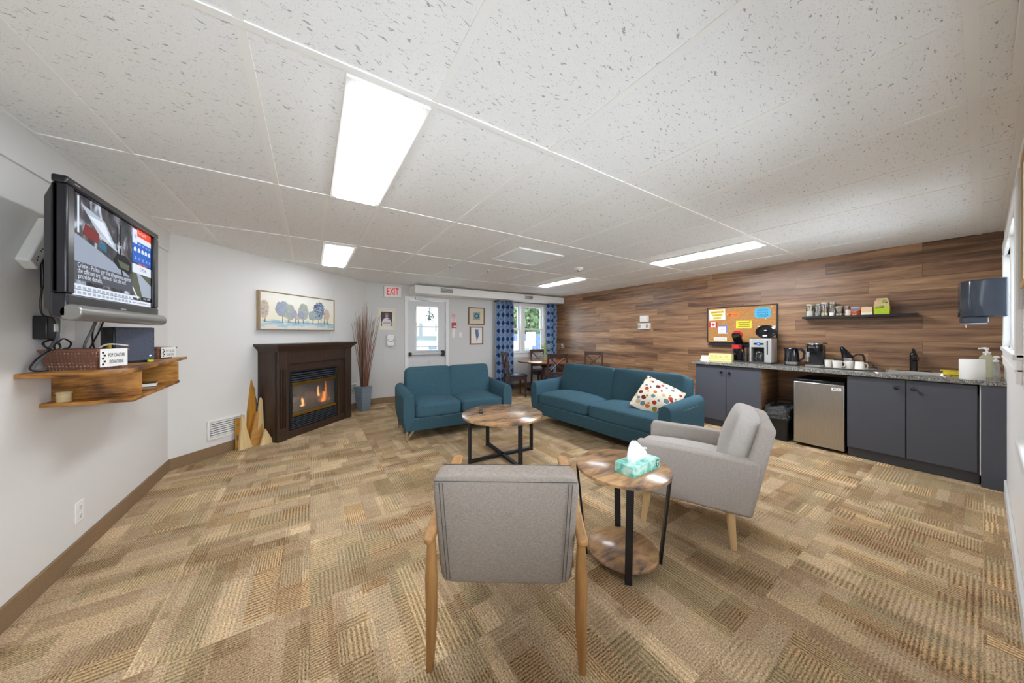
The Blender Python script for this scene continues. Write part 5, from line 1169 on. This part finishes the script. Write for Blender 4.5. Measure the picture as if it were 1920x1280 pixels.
t = thing('wall_outlet', 'white outlet on the plank wall between kettle and brewer', 'outlet', (XW, 1.255, 1.10), RZ_WOOD); MB().box(-.036, .036, -.006, 0, -.057, .057).build('cover_plate', M['plastic'], t, bevel=.002); MB().box(-.017, .017, -.009, -.006, -.035, .035).build('receptacle', M['white'], t, bevel=.002)

# bulletin board
t = thing('bulletin_board', 'cork bulletin board with dark frame on the plank wall', 'board', (XW, 2.065, 1.495), RZ_WOOD); w, h = .93, .575
def cork():
    g = G('cork'); n_ = g.n('TexNoise', Vector=g.co(), Scale=120, Detail=4); g.set(Base_Color=g.ramp(n_, [(.35, 'a8743f'), (.65, 'c8945a')]), Roughness=.95); return g.m
frame(t, w, h, .014, .026, M['dark']); MB().box(-w / 2 + .012, w / 2 - .012, -.014, 0, -h / 2 + .012, h / 2 - .012).build('cork_sheet', cork(), t)
m = MB(); m.box(-w / 2 + .02, w / 2 - .01, -.05, 0, -h / 2 - .04, -h / 2 - .034); m.box(-w / 2 + .02, w / 2 - .01, -.012, 0, -h / 2 - .034, -h / 2 - .004); m.box(-w / 2 + .02, w / 2 - .01, -.05, -.044, -h / 2 - .036, -h / 2 - .024); m.build('pen_ledge', M['dark'], t)
BX, BZ = 2.065, 1.495
def note(name, label, cat, x, z, w, h, mat, rot=0, fn=None, pts=None):
    n_ = thing(name, label, cat, (XW - .0145, BX - x, BZ + z), RZ_WOOD, 'notices pinned to the cork board'); n_.rotation_euler = (0, radians(rot), radians(RZ_WOOD))
    (MB().prism(pts, -.002, 0) if pts else MB().box(-w / 2, w / 2, -.002, 0, -h / 2, h / 2)).build('sheet', mat, n_, smooth=False)
    if fn: fn(n_)
    return n_
hl, ink = plain('yellow_highlight', 'f0d648', .8), M['ink']
def coffee(n_):
    m = MB(); k = MB()
    for i, (tx, wd) in enumerate((('Coffee Room', .185), ('Locked at', .145), ('8:45pm', .105))):
        z = .045 - .048 * i; m.box(-wd / 2 - .006, wd / 2 + .006, -.0028, -.002, z - .019, z + .019); k.text(tx, .040, 0, z, -.003, .0006, width=wd)
    m.build('highlight', hl, n_); k.build('lettering', plain('olive_ink', '5d5330', .8), n_)
note('notice', 'white notice with highlighted words Coffee Room Locked at, top left of board', 'notice', -.315, .165, .235, .17, M['paper'], -2, coffee)
def flagfn(n_):
    m = MB(); m.box(-.066, -.036, -.003, -.002, -.04, .04); m.box(.036, .066, -.003, -.002, -.04, .04)
    lf = [(0, .032), (.006, .02), (.013, .024), (.011, .008), (.02, .014), (.022, .008), (.03, .006), (.026, -.002), (.012, -.013), (.013, -.017), (.002, -.015), (.002, -.03), (-.002, -.03), (-.002, -.015), (-.013, -.017), (-.012, -.013), (-.026, -.002), (-.03, .006), (-.022, .008), (-.02, .014), (-.011, .008), (-.013, .024), (-.006, .02)]
    m.prism(lf, -.003, -.002); m.build('red_print', plain('flag_red', 'cf2a30', .7), n_, smooth=False)
note('flag', 'small red and white maple leaf flag on the board', 'flag', -.375, .005, .132, .08, M['paper'], 0, flagfn)
def bluehead(n_):
    m = MB(); m.box(-.065, .065, -.003, -.002, .05, .065); m.box(.05, .065, -.003, -.002, -.055, .05); m.build('blue_border', plain('note_blue', '5f70c0', .7), n_); m = MB()
    for i in range(5): m.box(-.045, .03, -.003, -.002, .03 - .02 * i, .034 - .02 * i)
    m.build('print', plain('grey_text', '8f949c', .7), n_)
note('notice', 'white note with blue border below the flag, right side', 'notice', -.235, -.075, .13, .13, M['paper'], 0, bluehead)
def linesfn(c, rows, wd, z0, dz, th):
    def f(n_):
        m = MB()
        for i in range(rows): m.box(-wd / 2 * (1 - .1 * (i % 2)), wd / 2, -.003, -.002, z0 - dz * i, z0 - dz * i + th)
        m.build('print', plain('text_' + c, c, .7), n_)
    return f
note('notice', 'narrow white paper strip at the bottom left of the board', 'notice', -.27, -.225, .19, .05, M['paper'], 0, linesfn('9a9aa0', 2, .16, .004, .016, .004))
def orangefn(n_):
    m = MB(); m.prism([(-.065, .005), (-.045, .022), (-.025, .005), (-.03, .0), (-.06, .0)], -.003, -.002); m.box(-.068, -.028, -.003, -.002, -.026, -.010); m.box(-.012, .06, -.003, -.002, .006, .011); m.box(-.012, .06, -.003, -.002, -.008, -.004); m.build('print', plain('orange_ink', '7d3518', .7), n_)
note('notice', 'small orange card on the top middle of the board', 'notice', -.085, .155, .15, .062, plain('orange_card', 'ef7f33', .7), 2, orangefn)
note('notice', 'yellow card in the middle of the board', 'notice', .055, .0, .205, .115, plain('yellow_card', 'f0dc3c', .7), 1, linesfn('6f6a2a', 3, .15, .022, .028, .009))
def bluefn(n_):
    m = MB(); m.text('Attention', .036, 0, .042, -.003, .0006, width=.13); m.text('KITCHEN', .03, 0, .004, -.003, .0006, width=.13); m.text('CLEAN UP &', .030, 0, -.034, -.003, .0006, width=.135); m.box(-.04, .04, -.003, -.002, .064, .067); m.box(-.05, .05, -.003, -.002, -.062, -.058); m.build('lettering', plain('navy_ink', '1f3a55', .8), n_)
a_, b_ = .098, .08; c_ = .03
note('notice', 'bright blue sign with CLEAN UP lettering, top right of board', 'notice', .29, .165, 0, 0, plain('bright_blue_card', '4fb3dc', .6), 0, bluefn, [(-a_ + c_, -b_), (a_ - c_, -b_), (a_, -b_ + c_), (a_, b_ - c_), (a_ - c_, b_), (-a_ + c_, b_), (-a_, b_ - c_), (-a_, -b_ + c_)])
note('notice', 'white sheet behind the open coffee maker lid', 'notice', .335, -.11, .21, .16, M['paper'], 0)
for lab, x, z in (('pale push pin in the top right corner of the board', .40, .25), ('pale push pin right of the blue sign', .425, .165), ('pale push pin left of the orange card', -.165, .165), ('pale push pin under the blue sign', .33, .075), ('dark push pin on the yellow card', .135, .045)):
    p_ = thing('push_pin', lab, 'pin', (XW - .016, BX - x, BZ + z), RZ_WOOD); MB().tube([(0, 0, 0), (0, -.004, 0), (0, -.012, 0)], [.006, .004, .006], 10).build('pin_head', M['dark'] if 'dark' in lab else pale, p_)

# floating shelf and what stands on it
t = thing('floating_shelf', 'thin black floating shelf on the plank wall', 'shelf', (0, 0, 0)); SH = 1.572
MB().box(5.43, XW, .385, 1.31, SH - .028, SH).build('shelf_board', M['black'], t, bevel=.002)
sugar, tea, brown = plain('jar_white_filling', 'e8e4da', .8, var=.1, scale=50), plain('jar_beige_filling', 'd9c9a0', .8, var=.2, scale=50), plain('jar_brown_filling', '8a6a4d', .8, var=.25, scale=50)
def jar(label, y, x, r, h, fill, fh, lidm):
    t = thing('glass_jar', label, 'jar', (x, y, SH), 0, 'glass jars on the floating shelf')
    MB().lathe([(r * .95, 0), (r, .006), (r, h * .86), (r * .85, h * .9)], 22).build('jar_glass', M['jar'], t); MB().lathe([(r * .88, h * .86), (r * .94, h * .87), (r * .94, h * .99), (r * .8, h)], 22).build('lid', lidm, t)
    MB().lathe([(r * .9, .005), (r * .92, fh * .9), (r * .3, fh)], 18).build('filling', fill, t)
cream_lid = plain('pale_wood_lid', 'cfc3a6', .5)
jar('tall glass jar at the left end of the floating shelf', 1.243, 5.475, .036, .165, sugar, .08, cream_lid)
jar('tall glass jar with grey contents, second from the left end of the shelf', 1.170, 5.50, .034, .162, plain('jar_grey_filling', '9fa3a8', .6, var=.3, scale=60), .06, M['steel'])
jar('tallest glass jar with beige packets, third from the left', 1.105, 5.48, .036, .178, tea, .05, cream_lid)
jar('tall glass jar with brown contents, fourth from the left', 1.040, 5.50, .036, .176, brown, .03, M['steel'])
jar('short wide glass jar in the middle of the shelf, left one', .975, 5.48, .034, .118, tea, .03, cream_lid)
jar('short glass jar in the middle of the shelf, right one', .920, 5.52, .032, .116, sugar, .03, M['steel'])
t = thing('ramekin', 'tiny white cup in front of the tall jars on the shelf', 'cup', (5.452, 1.035, SH)); MB().lathe([(.014, 0), (.021, .003), (.023, .044), (.020, .044), (.018, .006)], 20).build('cup_body', mug_m, t)
t = thing('paper_cup', 'small pale pink paper packet between short jars and orange tub', 'packet', (5.455, .895, SH)); MB().lathe([(.022, 0), (.025, .055), (.022, .068)], 14).build('packet_body', plain('pale_pink', 'e6cfc2', .7, var=.1), t)
t = thing('orange_tub', 'orange printed tub with blue lid label on the shelf', 'tub', (5.475, .835, SH)); 
def orange():
    g = G('orange_print'); n_ = g.n('TexNoise', Vector=g.co(), Scale=28, Detail=3, Distortion=1); g.set(Base_Color=g.ramp(n_, [(.35, '8f3515'), (.5, 'd8662a'), (.62, 'ecb07a')]), Roughness=.4); return g.m
MB().lathe([(.036, 0), (.042, .07), (.043, .082)], 24).build('tub_body', orange(), t); m = MB(); m.box(-.0455, -.043, -.022, .022, .05, .08); m.build('label_patch', plain('tub_blue', '5f79b8', .5), t, bevel=.001); MB().lathe([(.044, .082), (.044, .09), (.04, .092)], 24).build('lid', plain('tub_lid', 'c7cbd6', .4), t)
t = thing('brown_packet', 'narrow brown wooden packet right of the orange tub', 'packet', (5.51, .79, SH)); MB().taper((-.03, .03, -.012, .012), 0, (-.01, .01, -.010, .010), .098).build('packet_body', plain('brown_packet', '7d4a28', .5, var=.2), t)
t = thing('paper_box', 'cream printed carton in the middle right of the shelf', 'box', (5.475, .745, SH)); MB().box(-.035, .035, -.043, .043, 0, .092).build('carton', plain('cream_carton', 'e6c9a0', .6, var=.16, scale=14), t, bevel=.002); MB().box(-.0365, -.035, -.043, .043, .0, .028).build('lower_band', plain('cream_band', 'efe4d0', .6), t)
t = thing('snack_bag', 'lime green and tan snack bag at the right of the shelf', 'bag', (5.485, .635, SH), 0)
m = MB(); m.ring([[(-.032, -.058, 0), (.032, -.058, 0), (.032, .058, 0), (-.032, .058, 0)], [(-.034, -.059, .09), (.034, -.059, .09), (.034, .059, .09), (-.034, .059, .09)]]); m.mi = 1; m.ring([[(-.034, -.059, .09), (.034, -.059, .09), (.034, .059, .09), (-.034, .059, .09)], [(-.024, -.052, .15), (.024, -.052, .15), (.024, .052, .15), (-.024, .052, .15)], [(-.004, -.038, .186), (.004, -.038, .186), (.004, .038, .186), (-.004, .038, .186)]])
m.build('bag_body', [plain('lime_print', 'b9cf28', .5, var=.15, scale=30), plain('tan_print', 'd9b48a', .5, var=.25, scale=30)], t, smooth=False)
m = MB(); m.add([(-.0355, -.02, .075), (-.0355, .045, .065), (-.0355, .05, .085), (-.0355, -.015, .10)], [(0, 1, 2, 3)]); m.add([(-.03, -.045, .125), (-.03, .0, .135), (-.018, -.01, .165), (-.018, -.035, .16)], [(0, 1, 2, 3)]); m.build('printed_patch', plain('green_patch', '7fae3a', .5), t, solid=.002)

# emergency light, plank wall outlet
t = thing('emergency_light', 'white twin-head emergency light on the plank wall', 'emergency light', (XW, 3.685, 1.57), RZ_WOOD)
MB().box(-.125, .125, -.06, 0, -.125, -.005).build('battery_box', M['plastic'], t, bevel=.006); MB().box(-.05, .05, -.065, -.06, -.118, -.012).build('front_panel', M['white'], t, bevel=.003)
MB().box(-.085, .085, -.055, 0, .02, .145).build('lamp_housing', M['plastic'], t, bevel=.006); MB().box(-.02, .06, -.06, -.055, .03, .135).build('lamp_lens', M['lensframe'], t, bevel=.003)
m = MB()
for x in (-.115, .06):
    for i in range(4): m.box(x + i * .014, x + i * .014 + .006, -.0615, -.0595, -.10, -.03)
m.build('grille', M['dark'], t)
t = thing('wall_outlet', 'white outlet with plug on the plank wall beside the right curtain', 'outlet', (XW, 6.10, 1.04), RZ_WOOD); MB().box(-.036, .036, -.006, 0, -.057, .057).build('cover_plate', M['plastic'], t, bevel=.002); MB().box(-.017, .017, -.03, -.006, -.03, .0).build('plug', M['black'], t, bevel=.003)
kcable('black cord hanging from the outlet by the right curtain', [(XW - .03, 6.10, 1.03), (XW - .05, 6.12, .95), (XW - .04, 6.15, .80), (XW - .03, 6.16, .5)], .004)
# right edge
t = thing('wall_picture', 'edge of a tan-framed picture cut off by the right edge', 'picture', (2.64, YN, 1.87), RZ_NEAR)
frame(t, .46, .62, .03, .012, wood('tan_frame', 'b08a55', 'cba873', 'z', 1, .5)); MB().box(-.20, .20, -.006, 0, -.28, .28).build('print', M['paper'], t)

# ------------------------------------------------------------------ dining corner
t = thing('dining_table', 'round wooden pedestal dining table by the window', 'table', (4.50, 5.47, 0))
MB().lathe([(.60, .715), (.64, .722), (.645, .735), (.64, .752), (.63, .755)], 64).build('tabletop', M['tabletop'], t, ang=50)
D_ = M['dining']
MB().lathe([(.16, .06), (.15, .10), (.09, .14), (.08, .2), (.12, .30), (.13, .40), (.09, .52), (.085, .6), (.2, .69), (.3, .715)], 28).build('pedestal', D_, t)
for a in (20, 110, 200, 290):
    q = radians(a); e = Vector((cos(q), sin(q), 0)); m = MB(); P = [e * .10 + Vector((0, 0, .14)), e * .25 + Vector((0, 0, .13)), e * .38 + Vector((0, 0, .085)), e * .48 + Vector((0, 0, .05)), e * .52 + Vector((0, 0, .05))]
    m.tube(P, [.055, .052, .047, .05, .035], 12); m.build('foot', D_, t)
def dchair(label, loc, rz):
    t = thing('dining_chair', label, 'chair', loc, rz, 'dark dining chairs around the round table')
    MB().sbox((0, .02, .455), (.215, .205, .028), 10, 7, (0, 0, .012)).build('seat', M['vinyl'], t)
    m = MB(); m.box(-.195, .195, .175, .195, .36, .43); m.box(-.195, .195, -.19, -.17, .36, .43); m.box(-.205, -.185, -.17, .175, .36, .43); m.box(.185, .205, -.17, .175, .36, .43); m.build('apron', D_, t, bevel=.003)
    for s in (-1, 1):
        MB().taper((s * .19 - .015, s * .19 + .015, .165, .195), 0, (s * .187 - .022, s * .187 + .022, .158, .202), .43).build('leg', D_, t, bevel=.003)
        m = MB(); R = [[(s * .187 + a * .019, y + b * .019, z) for a, b in ((-1, -1), (1, -1), (1, 1), (-1, 1))] for y, z in ((-.25, 0), (-.205, .22), (-.19, .45), (-.215, .70), (-.265, .97))]; m.ring(R); m.build('rear_post', D_, t, bevel=.003)
    m = MB()
    def rail(z0, z1):
        y = lambda z: -.19 - .075 * ((z - .45) / .52) ** 1.3; m.add([(-.175, y(z0) - .012, z0), (.175, y(z0) - .012, z0), (.175, y(z0) + .012, z0), (-.175, y(z0) + .012, z0), (-.175, y(z1) - .012, z1), (.175, y(z1) - .012, z1), (.175, y(z1) + .012, z1), (-.175, y(z1) + .012, z1)], [(0, 1, 2, 3), (4, 5, 6, 7), (0, 1, 5, 4), (1, 2, 6, 5), (2, 3, 7, 6), (3, 0, 4, 7)])
    rail(.89, .965); m.build('top_rail', D_, t, bevel=.004); m = MB(); rail(.55, .60); m.build('lower_rail', D_, t, bevel=.004); m = MB()
    for s, o in ((-1, -.006), (1, .006)):
        y = lambda z: -.19 - .075 * ((z - .45) / .52) ** 1.3 + o; m.tube([(-s * .165, y(.59), .59), (0, y(.745), .745), (s * .165, y(.90), .90)], .017, 8, .6)
    m.build('cross_slats', D_, t)
    return t
c0 = dchair('dark dining chair in side view between the curtain and the loveseat', (3.76, 5.62, 0), -107)
dup(c0, (4.16, 4.78, 0), -27, 'dark X-back dining chair with its back to the camera before the table', 'dark dining chairs around the round table')
dup(c0, (4.80, 5.98, 0), 168, 'dark dining chair behind the table under the window', 'dark dining chairs around the round table')
dup(c0, (5.03, 4.58, 0), 122, 'dark X-back dining chair by the plank wall behind the sofa', 'dark dining chairs around the round table')
t = thing('potted_bamboo', 'small bamboo plant in a green-brown pot on the dining table', 'plant', (4.43, 5.42, .755))
MB().lathe([(.042, 0), (.048, .005), (.05, .12), (.046, .125), (.044, .10)], 20).build('pot', plain('olive_pot', '8b8a68', .5, var=.2, scale=20), t)
st_, lf_ = plain('bamboo_stem', '9fae58', .5), plain('bamboo_leaf', '9dbb5a', .6, var=.25, scale=20); rnd = random.Random(13); lm = MB()
for i in range(4):
    a = 1.6 * i; hgt = (.36, .28, .24, .20)[i]; top = Vector((.02 * cos(a), .02 * sin(a), .11 + hgt)); MB().tube([(.012 * cos(a), .012 * sin(a), .09), top], [.007, .004], 8).build('stem', st_, t)
    for k in range(7):
        z = .12 + hgt * (.45 + .55 * k / 6); b = rnd.uniform(0, 6.28); L = rnd.uniform(.09, .17); p = Vector((.018 * cos(a), .018 * sin(a), z)); d = Vector((cos(b), sin(b), rnd.uniform(-.15, .5))); s = Vector((-sin(b), cos(b), 0)) * .015
        lm.add([p, p + d * L * .5 + s, p + d * L + Vector((0, 0, -.02)), p + d * L * .5 - s], [(0, 1, 2, 3)])
lm.build('leaves', lf_, t, solid=.001, smooth=False)
